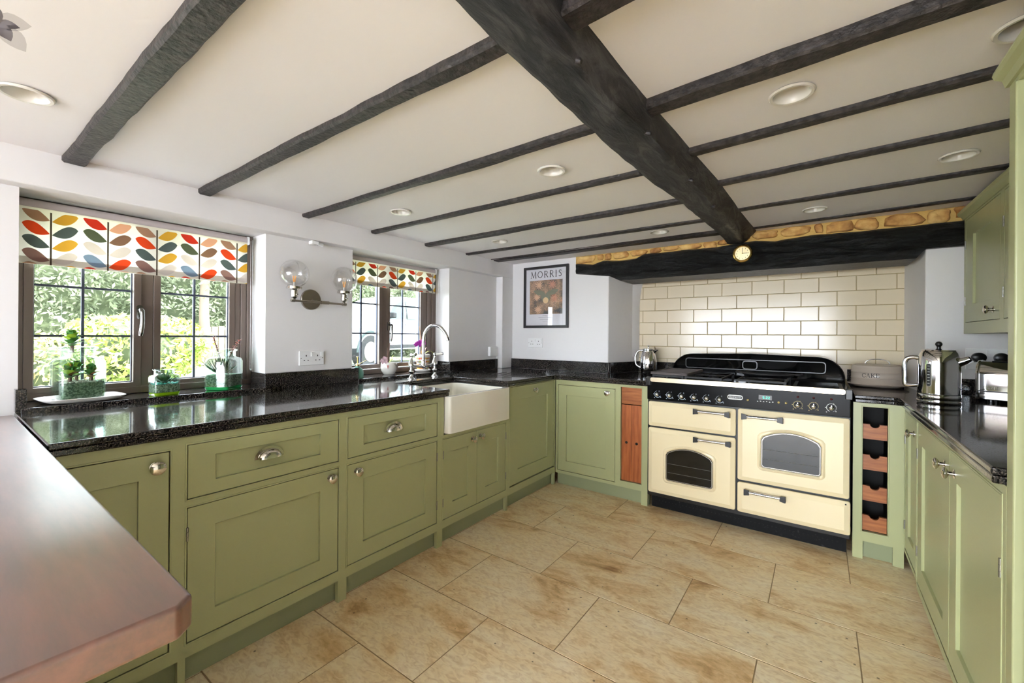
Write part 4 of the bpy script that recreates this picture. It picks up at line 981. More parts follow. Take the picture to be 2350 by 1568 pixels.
for k in range(6): mb.bbox(FR, -0.313 + 0.016 * k, -0.306 + 0.016 * k, 0.836 + 0.002 * (k % 2), 0.840 + 0.002 * (k % 2), 0.016, 0.0164)
tag(mb.build('symbol_print', 'print_white', fa), kind='stuff')
rail = MB().prism(rrect(-0.966, 0.117, 0.917, 0.946, 0.012, 4), FR, 0.012, 0.040).build('front_rail', 'steel_rail', RG, smooth=40)
for u in (-0.982, 0.133): MB().bbox(FR, u - 0.016, u + 0.016, 0.890, 0.948, 0.0, 0.044).build('rail_end', 'black_plastic', RG, bevel=0.004)
# hob
hob = MB().box(-0.998, 0.143, 3.02, 3.62, 0.905, 0.928).build('hob_top', 'black_enamel', RG, bevel=0.004)
def grate(x0, x1, y0=3.06, y1=3.54):
    mb = MB(); z = 0.962; b = 0.006
    for y in (y0, y1, (y0 + y1) / 2): mb.box(x0, x1, y - b, y + b, z - 0.012, z)
    for x in (x0, x1): mb.box(x - b, x + b, y0, y1, z - 0.012, z)
    for yc in (y0 + 0.12, y1 - 0.12):
        for i in range(4):
            a = pi / 4 + i * pi / 2; xc = (x0 + x1) / 2
            p, q = V(xc + 0.035 * cos(a), yc + 0.035 * sin(a), z - 0.004), V(xc + (x1 - x0) * 0.62 * cos(a), yc + 0.17 * sin(a), z - 0.004)
            mb.tube([p + V(0, 0, 0.004), p, q], 0.006, 6)
    for x in (x0, x1):
        for y in (y0, y1): mb.box(x - 0.007, x + 0.007, y - 0.007, y + 0.007, 0.926, z)
    g = mb.build('pan_support', 'cast_iron', hob, smooth=30)
def burner(x, y, r):
    mb = MB(); mb.lathe([(r * 1.25, 0), (r * 1.25, 0.006), (r, 0.010), (r, 0.018), (r * 0.85, 0.022), (0.002, 0.023)], (x, y, 0.927), seg=24); mb.build('burner', 'cast_iron', hob, smooth=40)
for x0, x1 in ((-0.965, -0.765), (-0.745, -0.525), (-0.430, -0.170)): grate(x0, x1)
for x, y, r in ((-0.865, 3.18, .03), (-0.865, 3.42, .04), (-0.635, 3.18, .045), (-0.635, 3.42, .03), (-0.30, 3.18, .035), (-0.30, 3.42, .045)): burner(x, y, r)
cp = MB().prism(rrect(-0.135, 0.115, 3.06, 3.54, 0.02), lambda u, v, w: V(u, v, w), 0.9275, 0.934).build('ceramic_hotplate', 'cast_iron', hob)
MB().prism(rrect(-0.115, 0.095, 3.08, 3.52, 0.012), lambda u, v, w: V(u, v, w), 0.934, 0.9348).build('glass_plate', 'oven_glass', cp)
# arched splashback
def sb_outline(d):
    x0, x1, z0, z1, r = -0.985 + d, 0.140 - d, 0.925 + d * 0.7, 1.112 - d, 0.155 - d
    return [(x0, z0), (x1, z0)] + [(x1 - r * 1.0 + r * 1.0 * cos(a), z1 - 0.012 - r * 0.92 + r * 0.92 * sin(a)) for a in [pi / 2 * i / 10 for i in range(11)]] + [((x0 + x1) / 2, z1)] + [(x0 + r + r * cos(a), z1 - 0.012 - r * 0.92 + r * 0.92 * sin(a)) for a in [pi / 2 + pi / 2 * i / 10 for i in range(11)]]
W3 = lambda u, v, w: V(u, w, v)
sbk = MB(); o0, o1, o2 = sb_outline(0.0), sb_outline(0.006), sb_outline(0.026)
sbk.loft([[V(u, 3.668, v) for u, v in o0], [V(u, 3.622, v) for u, v in o0], [V(u, 3.616, v) for u, v in o1], [V(u, 3.628, v) for u, v in o2]])
sp_ = sbk.build('splashback', 'black_enamel', RG, smooth=40)
MB().ring(rrect(-0.885, 0.035, 0.985, 1.066, 0.020), rrect(-0.879, 0.029, 0.991, 1.060, 0.015), W3, 3.6262, 3.629).build('moulded_frame', 'black_panel', sp_, smooth=40)
MB().ring(rrect(-0.475, -0.375, 0.992, 1.056, 0.020), rrect(-0.469, -0.381, 0.998, 1.050, 0.015), W3, 3.624, 3.629).build('moulded_badge', 'black_panel', sp_, smooth=40)
# griddle and pan left on the hob
t = thing('griddle_plate', (-0.83, 3.30, 0.962), 'grey cast iron griddle plate on the left of the hob', 'griddle')
mb = MB(); mb.prism(rrect(-0.992, -0.735, 3.065, 3.56, 0.015), lambda u, v, w: V(u, v, w), 0.9625, 0.975); mb.ring(rrect(-0.992, -0.735, 3.065, 3.56, 0.015), rrect(-0.978, -0.749, 3.079, 3.546, 0.012), lambda u, v, w: V(u, v, w), 0.975, 0.981)
mb.build('plate', 'griddle_iron', t, bevel=0.002)
for k in range(10): MB().box(-0.975, -0.752, 3.11 + 0.042 * k, 3.118 + 0.042 * k, 0.975, 0.9778).build('rib', 'griddle_iron', t)
t = thing('crepe_pan', (-0.29, 3.42, 0.962), 'round flat black cast iron pan resting on the right gas ring', 'pan')
MB().lathe([(0.10, 0.0), (0.145, 0.004), (0.158, 0.016), (0.162, 0.018), (0.160, 0.022), (0.150, 0.014), (0.14, 0.0085), (0.002, 0.0075)], (-0.29, 3.42, 0.9625), seg=40).build('dish', 'cast_iron', t, smooth=40)
for s in (-1, 1): MB().tube(catmull([(-0.29 + s * 0.158, 3.395, 0.982), (-0.29 + s * 0.192, 3.40, 0.986), (-0.29 + s * 0.192, 3.44, 0.986), (-0.29 + s * 0.158, 3.445, 0.982)], 4), 0.006, 8).build('handle', 'cast_iron', t, smooth=50)

# ================================================================== THINGS ON THE WORKTOPS
# coffee pot
t = thing('coffee_pot', (-1.20, 3.66, 0.9155), 'polished steel insulated coffee pot left of the cooker', 'coffee pot')
MB().lathe([(0.050, 0), (0.058, 0.004), (0.066, 0.05), (0.068, 0.09), (0.063, 0.14), (0.052, 0.185), (0.047, 0.200), (0.049, 0.204), (0.046, 0.207)], (-1.20, 3.66, 0.9155), seg=32).build('body', 'chrome', t, smooth=60)
ld = MB().lathe([(0.050, 0.206), (0.050, 0.212), (0.035, 0.220), (0.006, 0.222)], (-1.20, 3.66, 0.9155), seg=28).build('lid', 'chrome', t, smooth=40)
MB().lathe([(0.005, 0.220), (0.004, 0.230), (0.009, 0.236), (0.008, 0.240), (0.001, 0.242)], (-1.20, 3.66, 0.9155), seg=14).build('lid_knob', 'chrome', ld, smooth=50)
MB().tube(catmull([(-1.243, 3.648, 1.115), (-1.285, 3.64, 1.105), (-1.308, 3.635, 1.05), (-1.30, 3.637, 0.99), (-1.262, 3.645, 0.965)], 6), 0.009, 10).build('handle', 'chrome', t, smooth=60)
MB().loft([[V(-1.158, 3.655 + a, 1.09 + b * 1.5) for a, b in ((-.012, 0), (.0, -.02), (.012, 0), (0, .018))], [V(-1.138, 3.658 + a * .7, 1.112 + b) for a, b in ((-.012, 0), (.0, -.010), (.012, 0), (0, .008))], [V(-1.118, 3.66 + a * .5, 1.122 + b * .6) for a, b in ((-.012, 0), (.0, -.008), (.012, 0), (0, .004))]]).build('spout', 'chrome', t, smooth=60)
# cake tin
CX, CY = 0.305, 3.655
t = thing('cake_tin', (CX, CY, 0.9155), 'taupe enamel cake tin with a wire handle and the word CAKE', 'tin')
MB().lathe([(0.100, 0), (0.118, 0.003), (0.152, 0.016), (0.157, 0.021), (0.154, 0.024), (0.130, 0.019), (0.001, 0.018)], (CX, CY, 0.9155), seg=48).build('base_plate', 'taupe_enamel', t, smooth=45)
dm = MB().lathe([(0.133, 0.019), (0.135, 0.024), (0.134, 0.055), (0.1362, 0.058), (0.134, 0.061), (0.134, 0.094), (0.1362, 0.097), (0.134, 0.100), (0.133, 0.126), (0.127, 0.139), (0.112, 0.146), (0.001, 0.149)], (CX, CY, 0.9155), seg=56).build('lid', 'taupe_enamel', t, smooth=40)
va = math.atan2(-CX, -CY)                                            # the side of the tin that faces into the room
def on_tin(u, v):
    a = math.atan2(-CY, -CX) - radians(14) + u / 0.135; return V(CX + 0.1346 * cos(a), CY + 0.1346 * sin(a), v)
mb = MB(); lettering(mb, 'CAKE', on_tin, -0.046, 0.9155 + 0.066, 0.026, gap=0.06, width=0.092); mb.build('lettering', 'ink_black', dm)
MB().tube(catmull([(CX - 0.052, CY, 1.064), (CX - 0.062, CY, 1.068), (CX - 0.045, CY, 1.088), (CX, CY, 1.096), (CX + 0.045, CY, 1.088), (CX + 0.062, CY, 1.068), (CX + 0.052, CY, 1.064)], 5), 0.0026, 8).build('handle', 'chrome', dm, smooth=60)
# kettle
KX, KY = 0.475, 2.93
t = thing('kettle', (KX, KY, 0.9155), 'polished chrome kettle with black ball knob on the right worktop', 'kettle')
MB().lathe([(0.078, 0), (0.080, 0.004), (0.080, 0.012), (0.077, 0.014), (0.077, 0.018)], (KX, KY, 0.9155), seg=40).build('power_base', 'chrome', t, smooth=40)
kb = MB().lathe([(0.0775, 0.020), (0.079, 0.022), (0.079, 0.044), (0.0775, 0.046), (0.0775, 0.049), (0.0775, 0.160), (0.0765, 0.200), (0.074, 0.225), (0.068, 0.245), (0.060, 0.257)], (KX, KY, 0.9155), seg=48).build('body', 'chrome', t, smooth=40)
MB().lathe([(0.0785, 0.0455), (0.0785, 0.0482)], (KX, KY, 0.9155), seg=40, cap=False).build('seam', 'gap_black', kb)
ld = MB().lathe([(0.062, 0.256), (0.060, 0.262), (0.035, 0.268), (0.002, 0.269)], (KX, KY, 0.9155), seg=36).build('lid', 'chrome', t, smooth=40)
mb = MB(); mb.lathe([(0.009, 0.266), (0.007, 0.276), (0.009, 0.280)], (KX, KY, 0.9155), seg=14); mb.sphere((KX, KY, 0.9155 + 0.290), 0.0135, 16); mb.build('lid_knob', 'black_plastic', ld, smooth=60)
hx = V(-0.86, 0.35, 0).normalized()                                  # handle side
K = lambda r, z: V(KX, KY, 0.9155 + z) + hx * r
MB().tube(catmull([K(0.070, 0.215), K(0.090, 0.222), K(0.118, 0.214), K(0.128, 0.185), K(0.128, 0.12), K(0.126, 0.085), K(0.110, 0.078), K(0.078, 0.082)], 6), 0.0105, 14).build('handle', 'chrome', t, smooth=60)
sx_ = -hx; S_ = lambda r, z: V(KX, KY, 0.9155 + z) + sx_ * r
MB().tube([S_(0.055, 0.196), S_(0.090, 0.212), S_(0.108, 0.222)], [0.024, 0.017, 0.013], 16).build('spout', 'chrome', t, smooth=60)
MB().cyl(S_(0.1075, 0.2218), S_(0.1085, 0.2223), 0.0115, 14).build('spout_mouth', 'gap_black', t)
fa_ = math.atan2(-KY, -KX)
def on_kettle(a0, rad):
    return lambda u, v: V(KX + rad * cos(fa_ + a0 + u / rad), KY + rad * sin(fa_ + a0 + u / rad), v)
fn = on_kettle(radians(-26), 0.0783); g = rrect(-0.011, 0.011, 0.9155 + 0.083, 0.9155 + 0.197, 0.0108, 6); gi = rrect(-0.0085, 0.0085, 0.9155 + 0.0855, 0.9155 + 0.1945, 0.0083, 6)
mb = MB(); 
for i in range(len(g)):
    j = (i + 1) % len(g); mb.add([fn(*g[i]), fn(*g[j]), fn(*gi[j]), fn(*gi[i])], [(0, 1, 2, 3)])
mb.build('gauge_frame', 'brushed', kb)
mb = MB(); cpt = fn(0, 0.9155 + 0.14); fi = on_kettle(radians(-26), 0.0780)
mb.add([fi(*p) for p in gi] , [tuple(range(len(gi)))]); mb.build('gauge_window', 'black_panel', kb)
mb = MB()
for k in range(7): z = 0.9155 + 0.098 + 0.014 * k; mb.add([on_kettle(radians(-26), 0.0787)(*p) for p in ((-.005, z), (.004, z), (.004, z + .002), (-.005, z + .002))], [(0, 1, 2, 3)])
tag(mb.build('gauge_marks', 'print_white', kb), kind='stuff')
mb = MB(); lettering(mb, 'Dualit', on_kettle(radians(-28), 0.0794), -0.022, 0.9155 + 0.026, 0.014, width=0.045, bold=1.2); mb.build('lettering', 'ink_black', kb)
# toaster
t = thing('toaster', (0.80, 3.20, 0.9155), 'polished chrome toaster half hidden by the green fridge housing', 'toaster')
TB_ = Basis((0.640, 3.13, 0.9155), V(0.93, -0.36, 0).normalized(), V(-0.36, -0.93, 0).normalized())
prof = [(-0.09, 0.012), (-0.09, 0.05)] + [(-0.09 + 0.07 - 0.07 * cos(a), 0.135 + 0.07 * sin(a)) for a in [pi / 2 * i / 8 for i in range(9)]] + [(0.09 - 0.07 + 0.07 * sin(a), 0.135 + 0.07 * cos(a)) for a in [pi / 2 * i / 8 for i in range(9)]] + [(0.09, 0.05), (0.09, 0.012)]
MB().prism(prof, lambda n, v, w: TB_(w, v, n - 0.09), 0.012, 0.35).build('shell', 'chrome', t, smooth=40, bevel=0.004)
for u in (0.0, 0.35): MB().prism([(p * 1.03, 0.008 + (q - 0.008) * 1.02) for p, q in prof], lambda n, v, w: TB_(w, v, n - 0.09), u, u + 0.014).build('end_cheek', 'chrome', t, smooth=40, bevel=0.005)
MB().bbox(TB_, 0.012, 0.352, 0.052, 0.058, -0.005, 0.003).build('waist_band', 'black_plastic', t)
for u in (0.05, 0.31):
    for n in (-0.03, -0.15): MB().lathe([(0.012, 0), (0.012, 0.013)], TB_(u, 0.0, n), seg=14).build('foot', 'black_plastic', t)
for n in (-0.06, -0.12): MB().bbox(TB_, 0.05, 0.32, 0.203, 0.2065, n - 0.012, n + 0.012).build('slot', 'gap_black', t)
for u in (0.14, 0.20): MB().lathe([(0.015, 0), (0.014, 0.012), (0.004, 0.014)], TB_(u, 0.033, 0.0), TB_.n, 18).build('dial', 'black_plastic', t, smooth=40)
mb = MB(); lettering(mb, 'Dualit', lambda u, v: TB_(u, v, 0.0008), 0.03, 0.066, 0.014, width=0.05); mb.build('lettering', 'print_white', t)

# sockets, plugs and small wall fittings
def socket(B, u0, u1, v0, v1, label, plugs=False):
    t = thing('double_socket', B((u0 + u1) / 2, v0, 0), label, 'socket', 'double wall sockets')
    p = MB().bbox(B, u0, u1, v0, v1, 0.0005, 0.010).build('plate', 'white_plastic', t, bevel=0.003); w = (u1 - u0); h = v1 - v0
    for k in (0, 1):
        cu = u0 + w * (0.27 + 0.46 * k); cv = v0 + h * 0.42
        for a, b, s in ((0, 0.022, (0.0028, 0.005)), (-0.012, -0.006, (0.0042, 0.0022)), (0.012, -0.006, (0.0042, 0.0022))):
            MB().bbox(B, cu + a - s[0], cu + a + s[0], cv + b - s[1], cv + b + s[1], 0.010, 0.0103).build('pin_hole', 'gap_black', p)
        su = u0 + w * (0.5 + 0.42 * k) - (0.0 if k == 0 else 0.004)
        MB().frustum(B, su - 0.007, su + 0.007, v1 - 0.034, v1 - 0.008, 0.010, 0.0145, 0.0012).build('rocker', 'white_plastic', p)
    for u in (u0 + 0.011, u1 - 0.011): MB().lathe([(0.003, 0), (0.003, 0.0006)], B(u, (v0 + v1) / 2, 0.010), B.n, 10).build('screw', 'hinge_steel', p)
    return t
WLB = Basis((WX, 0, 0), (0, 1, 0), (1, 0, 0)); PWB = Basis((0, BY + 0.02, 0), (1, 0, 0), (0, -1, 0))
socket(WLB, 1.325, 1.484, 1.040, 1.128, 'white double socket under the wall lamp')
socket(PWB, -2.305, -2.140, 1.122, 1.212, 'white double socket under the framed print')
socket(PWB, 0.665, 0.845, 1.062, 1.180, 'white double socket with black plugs behind the kettle and toaster')
for k, (u, l) in enumerate(((0.715, 'black plug in the socket nearer to the kettle'), (0.800, 'black plug in the socket nearer to the fridge housing'))):
    t = thing('plug', PWB(u, 1.12, 0.0105), l, 'plug', 'black plugs behind the toaster')
    MB().loft([[PWB(u + 0.030 * cos(a) * s, 1.130 + 0.027 * sin(a) * s, n) for a in [2 * pi * i / 24 for i in range(24)]] for s, n in ((1, 0.0106), (1, 0.022), (0.92, 0.030), (0.6, 0.034))]).build('body', 'black_plastic', t, smooth=40)
    MB().tube(catmull([PWB(u, 1.105, 0.022), PWB(u + 0.002, 1.085, 0.026), PWB(u + 0.012, 1.02, 0.03), PWB(u + 0.03, 0.95, 0.035), PWB(u + 0.04, 0.925, 0.06)], 5), 0.0035, 8).build('cable', 'black_plastic', t, smooth=60)
t = thing('junction_box', (WX, 3.20, 1.03), 'small white wall box above the upstand in the far left corner', 'wall box')
MB().bbox(WLB, 3.145, 3.262, 1.035, 1.128, 0.0005, 0.032).build('box', 'white_plastic', t, bevel=0.006); MB().bbox(WLB, 3.152, 3.255, 1.042, 1.121, 0.032, 0.036).build('cover', 'white_plastic', t, bevel=0.003)
t = thing('ceiling_sensor', (-2.53, 1.40, 1.78), 'tiny white sensor under the soffit above the wall lamp', 'sensor')
MB().box(-2.555, -2.51, 1.37, 1.415, 1.785, 1.8075).build('body', 'white_plastic', t, bevel=0.004); MB().lathe([(0.012, 0), (0.014, 0.03)], (-2.533, 1.42, 1.796), (0, 1, -0.1), 16).build('lens', 'white_plastic', t, smooth=40)

# framed print
t = thing('framed_print', (-2.10, BY + 0.02, 1.306), 'black framed print titled MORRIS with a floral tapestry design', 'picture')
u0, u1, v0, v1 = -2.355, -1.862, 1.310, 1.898
MB().ring([(u0, v0), (u1, v0), (u1, v1), (u0, v1)], [(u0 + .024, v0 + .024), (u1 - .024, v0 + .024), (u1 - .024, v1 - .024), (u0 + .024, v1 - .024)], PWB, 0.001, 0.020).build('frame', 'picture_black', t, bevel=0.002)
pp = MB().bbox(PWB, u0 + .022, u1 - .022, v0 + .022, v1 - .022, 0.002, 0.006).build('paper', 'paper_white', t)
MB().bbox(PWB, u0 + 0.066, u1 - 0.066, v0 + 0.132, v0 + 0.455, 0.006, 0.0063).build('tapestry', 'tapestry_print', pp)
for k, (a, b, c, d) in enumerate(((0.30, 0.86, 0.16, 0.13), (0.70, 0.86, 0.16, 0.13), (0.26, 0.14, 0.14, 0.10), (0.76, 0.46, 0.15, 0.12), (0.22, 0.50, 0.13, 0.10))):   # big tapestry blooms
    cu, cv = u0 + 0.066 + a * 0.361, v0 + 0.132 + b * 0.323; mb = MB()
    for i in range(11):
        an = 2 * pi * i / 11; mb.leaf(PWB(cu, cv, 0.0064), PWB(cu + c * 0.32 * cos(an), cv + d * 0.40 * sin(an), 0.0066), 0.010, up=PWB.n, fold=0.0, seg=3)
    mb.build('bloom', ('petal_peach', 'petal_rust')[k % 2], pp)
mb = MB()
for s in (-1, 1):
    cu, cv = (u0 + u1) / 2, v0 + 0.132
    mb.leaf(PWB(cu, cv + 0.10, 0.0066), PWB(cu + s * 0.045, cv + 0.225, 0.0068), 0.06, up=PWB.n, fold=0.0); mb.leaf(PWB(cu + s * 0.02, cv + 0.19, 0.0067), PWB(cu + s * 0.14, cv + 0.225, 0.0069), 0.05, up=PWB.n, fold=0.0)
mb.build('leaf_motif', 'print_sage', pp)
mb = MB(); mb.lathe([(0.030, 0), (0.030, 0.0004)], PWB((u0 + u1) / 2, v0 + 0.132 + 0.13, 0.0068), PWB.n, 14); mb.build('centre_bloom', 'petal_cream', pp)
mb = MB(); lettering(mb, 'MORRIS', lambda u, v: PWB(u, v, 0.0064), u0 + 0.076, v1 - 0.108, 0.062, gap=0.22, width=0.345); mb.build('lettering', 'ink_black', pp)
mb = MB()
for k, (w, h) in enumerate(((0.05, 0.006), (0.14, 0.006), (0.11, 0.006), (0.05, 0.004))): mb.bbox(PWB, (u0 + u1) / 2 - 0.01 - w / 2, (u0 + u1) / 2 - 0.01 + w / 2, v0 + 0.115 - 0.018 * k, v0 + 0.115 - 0.018 * k + h * 0.5, 0.006, 0.0062)
tag(mb.build('small_print', 'print_grey', pp), kind='stuff')
MB().bbox(PWB, u0 + .023, u1 - .023, v0 + .023, v1 - .023, 0.010, 0.012).build('glazing', 'picture_glass', t)

# barometer on the lintel
t = thing('barometer', (-0.447, BY - 0.03, 1.83), 'small round brass barometer mounted on the black lintel', 'barometer')
b0 = V(-0.447, BY - 0.020, 1.828); ax = (0, -1, 0)
MB().lathe([(0.058, -0.01), (0.060, 0.018), (0.064, 0.024), (0.060, 0.034), (0.052, 0.038), (0.048, 0.030), (0.047, 0.024)], b0, ax, 40, cap=False).build('case', 'brass', t, smooth=40)
MB().lathe([(0.0475, 0.020), (0.0475, 0.0245), (0.001, 0.0248)], b0, ax, 40).build('dial_face', 'dial_gold', t)
h = MB(); h.box(-0.448, -0.4455, b0.y - 0.0268, b0.y - 0.0258, 1.828, 1.866); h.box(-0.447, -0.415, b0.y - 0.0268, b0.y - 0.0258, 1.8265, 1.8295); h.build('needle', 'ink_black', t)
MB().lathe([(0.004, 0), (0.003, 0.003)], b0 + V(0, -0.0255, 0), ax, 12).build('boss', 'brass', t)
mb = MB()
for i in range(12):
    a = 2 * pi * i / 12; mb.box(-0.447 + 0.037 * cos(a) - .0015, -0.447 + 0.037 * cos(a) + .0015, b0.y - 0.0255, b0.y - 0.0249, 1.828 + 0.037 * sin(a) - .003, 1.828 + 0.037 * sin(a) + .003)
tag(mb.build('dial_marks', 'ink_black', t), kind='stuff')

# wall lamp with two globes
t = thing('wall_lamp', (WX, 1.397, 1.38), 'brushed steel wall lamp with two clear glass globes', 'lamp')
MB().lathe([(0.064, 0.0005), (0.064, 0.008), (0.061, 0.012), (0.002, 0.0125)], (WX, 1.397, 1.448), (1, 0, 0), 40).build('backplate', 'brushed', t, smooth=40)
AX, AZ = WX + 0.075, 1.430
mb = MB(); mb.tube([V(WX + 0.012, 1.402, 1.440), V(AX, 1.402, AZ)], 0.009, 12); mb.tube([V(AX, 1.245, AZ), V(AX, 1.590, AZ - 0.002)], 0.0065, 12); mb.tube([V(AX, 1.425, AZ), V(AX, 1.475, AZ)], 0.0105, 14)
mb.tube([V(AX, 1.240, AZ), V(AX, 1.262, AZ)], 0.0095, 14); mb.tube([V(AX, 1.568, AZ - 0.002), V(AX, 1.595, AZ - 0.002)], 0.0095, 14); mb.build('arm', 'brushed', t, smooth=50)
for y in (1.258, 1.580):
    h = MB().lathe([(0.008, 0.006), (0.010, 0.012), (0.019, 0.022), (0.019, 0.060), (0.030, 0.066), (0.042, 0.068), (0.042, 0.082), (0.030, 0.084)], (AX, y, AZ), seg=28).build('lamp_holder', 'nickel', t, smooth=40)
    MB().cyl((AX + 0.018, y + 0.003, AZ + 0.035), (AX + 0.032, y + 0.005, AZ + 0.035), 0.004, 10).build('switch', 'nickel', h)
    R, cz = 0.082, AZ + 0.158; a0 = 0.46
    prof = [(R * sin(pi - a), cz + R * cos(pi - a) - AZ) for a in [a0 + (pi - a0 - 0.02) * i / 22 for i in range(23)]]
    prof2 = [((R - 0.002) * sin(pi - a), cz + (R - 0.002) * cos(pi - a) - AZ) for a in [a0 + (pi - a0 - 0.02) * i / 22 for i in range(23)]]
    MB().lathe(prof + prof2[::-1], (AX, y, AZ), seg=40, cap=False).build('globe', 'clear_glass', t, smooth=80)
    b = MB().lathe([(0.013, 0.078), (0.014, 0.092), (0.024, 0.115), (0.031, 0.140), (0.029, 0.158), (0.018, 0.170), (0.001, 0.174)], (AX, y, AZ), seg=24, cap=False).build('bulb', 'bulb_glass', t, smooth=80)
    for k in range(4):
        a = pi / 2 * k; MB().tube([V(AX + 0.004 * cos(a), y + 0.004 * sin(a), AZ + 0.108), V(AX + 0.010 * cos(a), y + 0.010 * sin(a), AZ + 0.145)], 0.0016, 6).build('filament', 'filament', b)
    MB().cyl((AX, y, AZ + 0.084), (AX, y, AZ + 0.108), 0.005, 10).build('stem', 'white_plastic', b)

# ================================================================== BLINDS
def cl(k): return 'cloth_' + k if 'cloth_' + k in M else 'print_' + k
CLK = list(BL); CLM = [cl(k) for k in CLK]
COL_A = [('brown', 'yellow'), ('red', 'slate'), ('slate', 'yellow'), ('mauve', 'pale')]
COL_B = [('crimson', 'peach'), ('olive', 'taupe'), ('pale', 'pale'), ('blue', 'red')]
def blind(label, y0, y1, ztop, zbot, stems, first, z_row0, roll_x=-2.700):
    t = thing('roller_blind', (roll_x, (y0 + y1) / 2, zbot), label, 'blind', 'leaf print roller blinds')
    X = roll_x + 0.016
    mb = MB(); n = 30
    for i in range(n):
        a, b = y0 + (y1 - y0) * i / n, y0 + (y1 - y0) * (i + 1) / n
        zz = [ztop - 0.03, ztop - 0.10, zbot + 0.036, zbot + 0.030, zbot]
        for p, q in zip(zz, zz[1:]): mb.quad(V(X, a, p), V(X, b, p), V(X, b, q), V(X, a, q))
    mb.quad(V(X - 0.006, y0, zbot + 0.034), V(X - 0.006, y1, zbot + 0.034), V(X - 0.006, y1, zbot), V(X - 0.006, y0, zbot))
    f = mb.build('fabric', 'blind_cloth', t, recalc=False)
    MB().box(X - 0.005, X - 0.001, y0 + 0.004, y1 - 0.004, zbot + 0.002, zbot + 0.030).build('hem_bar', 'blind_roll', t)
    MB().lathe([(0.021, 0), (0.021, y1 - y0)], (roll_x, y0, ztop - 0.022), (0, 1, 0), 24).build('roll', 'blind_roll', t, smooth=50)
    for k, y in enumerate((y0 - 0.012, y1 + 0.002)): MB().prism(rrect(-0.018, 0.022, ztop - 0.046, ztop, 0.008), lambda u, v, w: V(roll_x + u, w, v), y, y + 0.010).build('bracket', 'white_plastic', t, bevel=0.002)
    mb = MB()
    for k, ys in enumerate(stems):
        col = COL_A if (k + first) % 2 == 0 else COL_B; Xl = X + 0.0006
        mb.add([V(Xl, ys - 0.0030, zbot), V(Xl, ys + 0.0030, zbot), V(Xl, ys + 0.0030, ztop - 0.048), V(Xl, ys - 0.0030, ztop - 0.048)], [(0, 1, 2, 3)], CLK.index('stem'))
        for r in range(6):
            zc = z_row0 - 0.0575 * r + (0.0575 if r == 5 else 0) * 0
            cols = col[r % 4]
            for s, c in ((-1, cols[0]), (1, cols[1])):
                zb = zc + (0.0 if s < 0 else -0.004); pts = []
                L, Wd = 0.080, 0.050
                for i in range(17):                                  # leaf: root on the stem, round tip outside
                    u = i / 16; w = Wd * 0.5 * (sin(pi * u ** 1.25) ** 0.72)
                    pts.append((u, w))
                out = [(u, w) for u, w in pts] + [(u, -w) for u, w in pts[::-1][1:-1]]
                poly = []
                for u, w in out:
                    y = ys + s * (0.003 + L * u); z = zb + 0.034 * u - 0.016 + w
                    poly.append((min(max(y, y0), y1), min(max(z, zbot), ztop - 0.046)))
                if max(p[1] for p in poly) - min(p[1] for p in poly) < 0.004: continue
                c0 = (sum(p[0] for p in poly) / len(poly), sum(p[1] for p in poly) / len(poly))
                m = len(poly); mb.add([V(Xl, *c0)] + [V(Xl, *p) for p in poly], [(0, i + 1, (i + 1) % m + 1) for i in range(m)], CLK.index(c))
    tag(mb.build('leaf_print', CLM, f, recalc=False), kind='stuff')
    return t
def bead_chain(t, x, y, z0, z1):
    mb = MB(); n = int((z1 - z0) / 0.0075)
    for i in range(n):
        for dx in (-0.012, 0.012): mb.lathe([(0.0008, -.0022), (0.0022, 0), (0.0008, .0022)], (x + dx, y, z0 + 0.012 + 0.0075 * i), seg=6)
    mb.tube([V(x - 0.012, y, z0), V(x - 0.012, y, z1)], 0.0007, 5); mb.tube([V(x + 0.012, y, z0), V(x + 0.012, y, z1)], 0.0007, 5)
    mb.tube([V(x - 0.012, y, z0 + 0.01), V(x - 0.008, y, z0), V(x + 0.008, y, z0), V(x + 0.012, y, z0 + 0.01)], 0.0022, 6)
    tag(mb.build('bead_chain', 'white_plastic', t, smooth=60), kind='stuff')
b = blind('large leaf print roller blind over the near left window', 0.215, 1.078, 1.795, 1.520, [0.305, 0.486, 0.666, 0.845, 1.025], 0, 1.728)
bead_chain(b, -2.69, 1.105, 1.02, 1.77)
b = blind('small leaf print roller blind over the window by the sink', 1.712, 2.560, 1.802, 1.592, [1.786, 1.970, 2.156, 2.342, 2.530], 0, 1.748)
bead_chain(b, -2.69, 2.590, 1.08, 1.77)

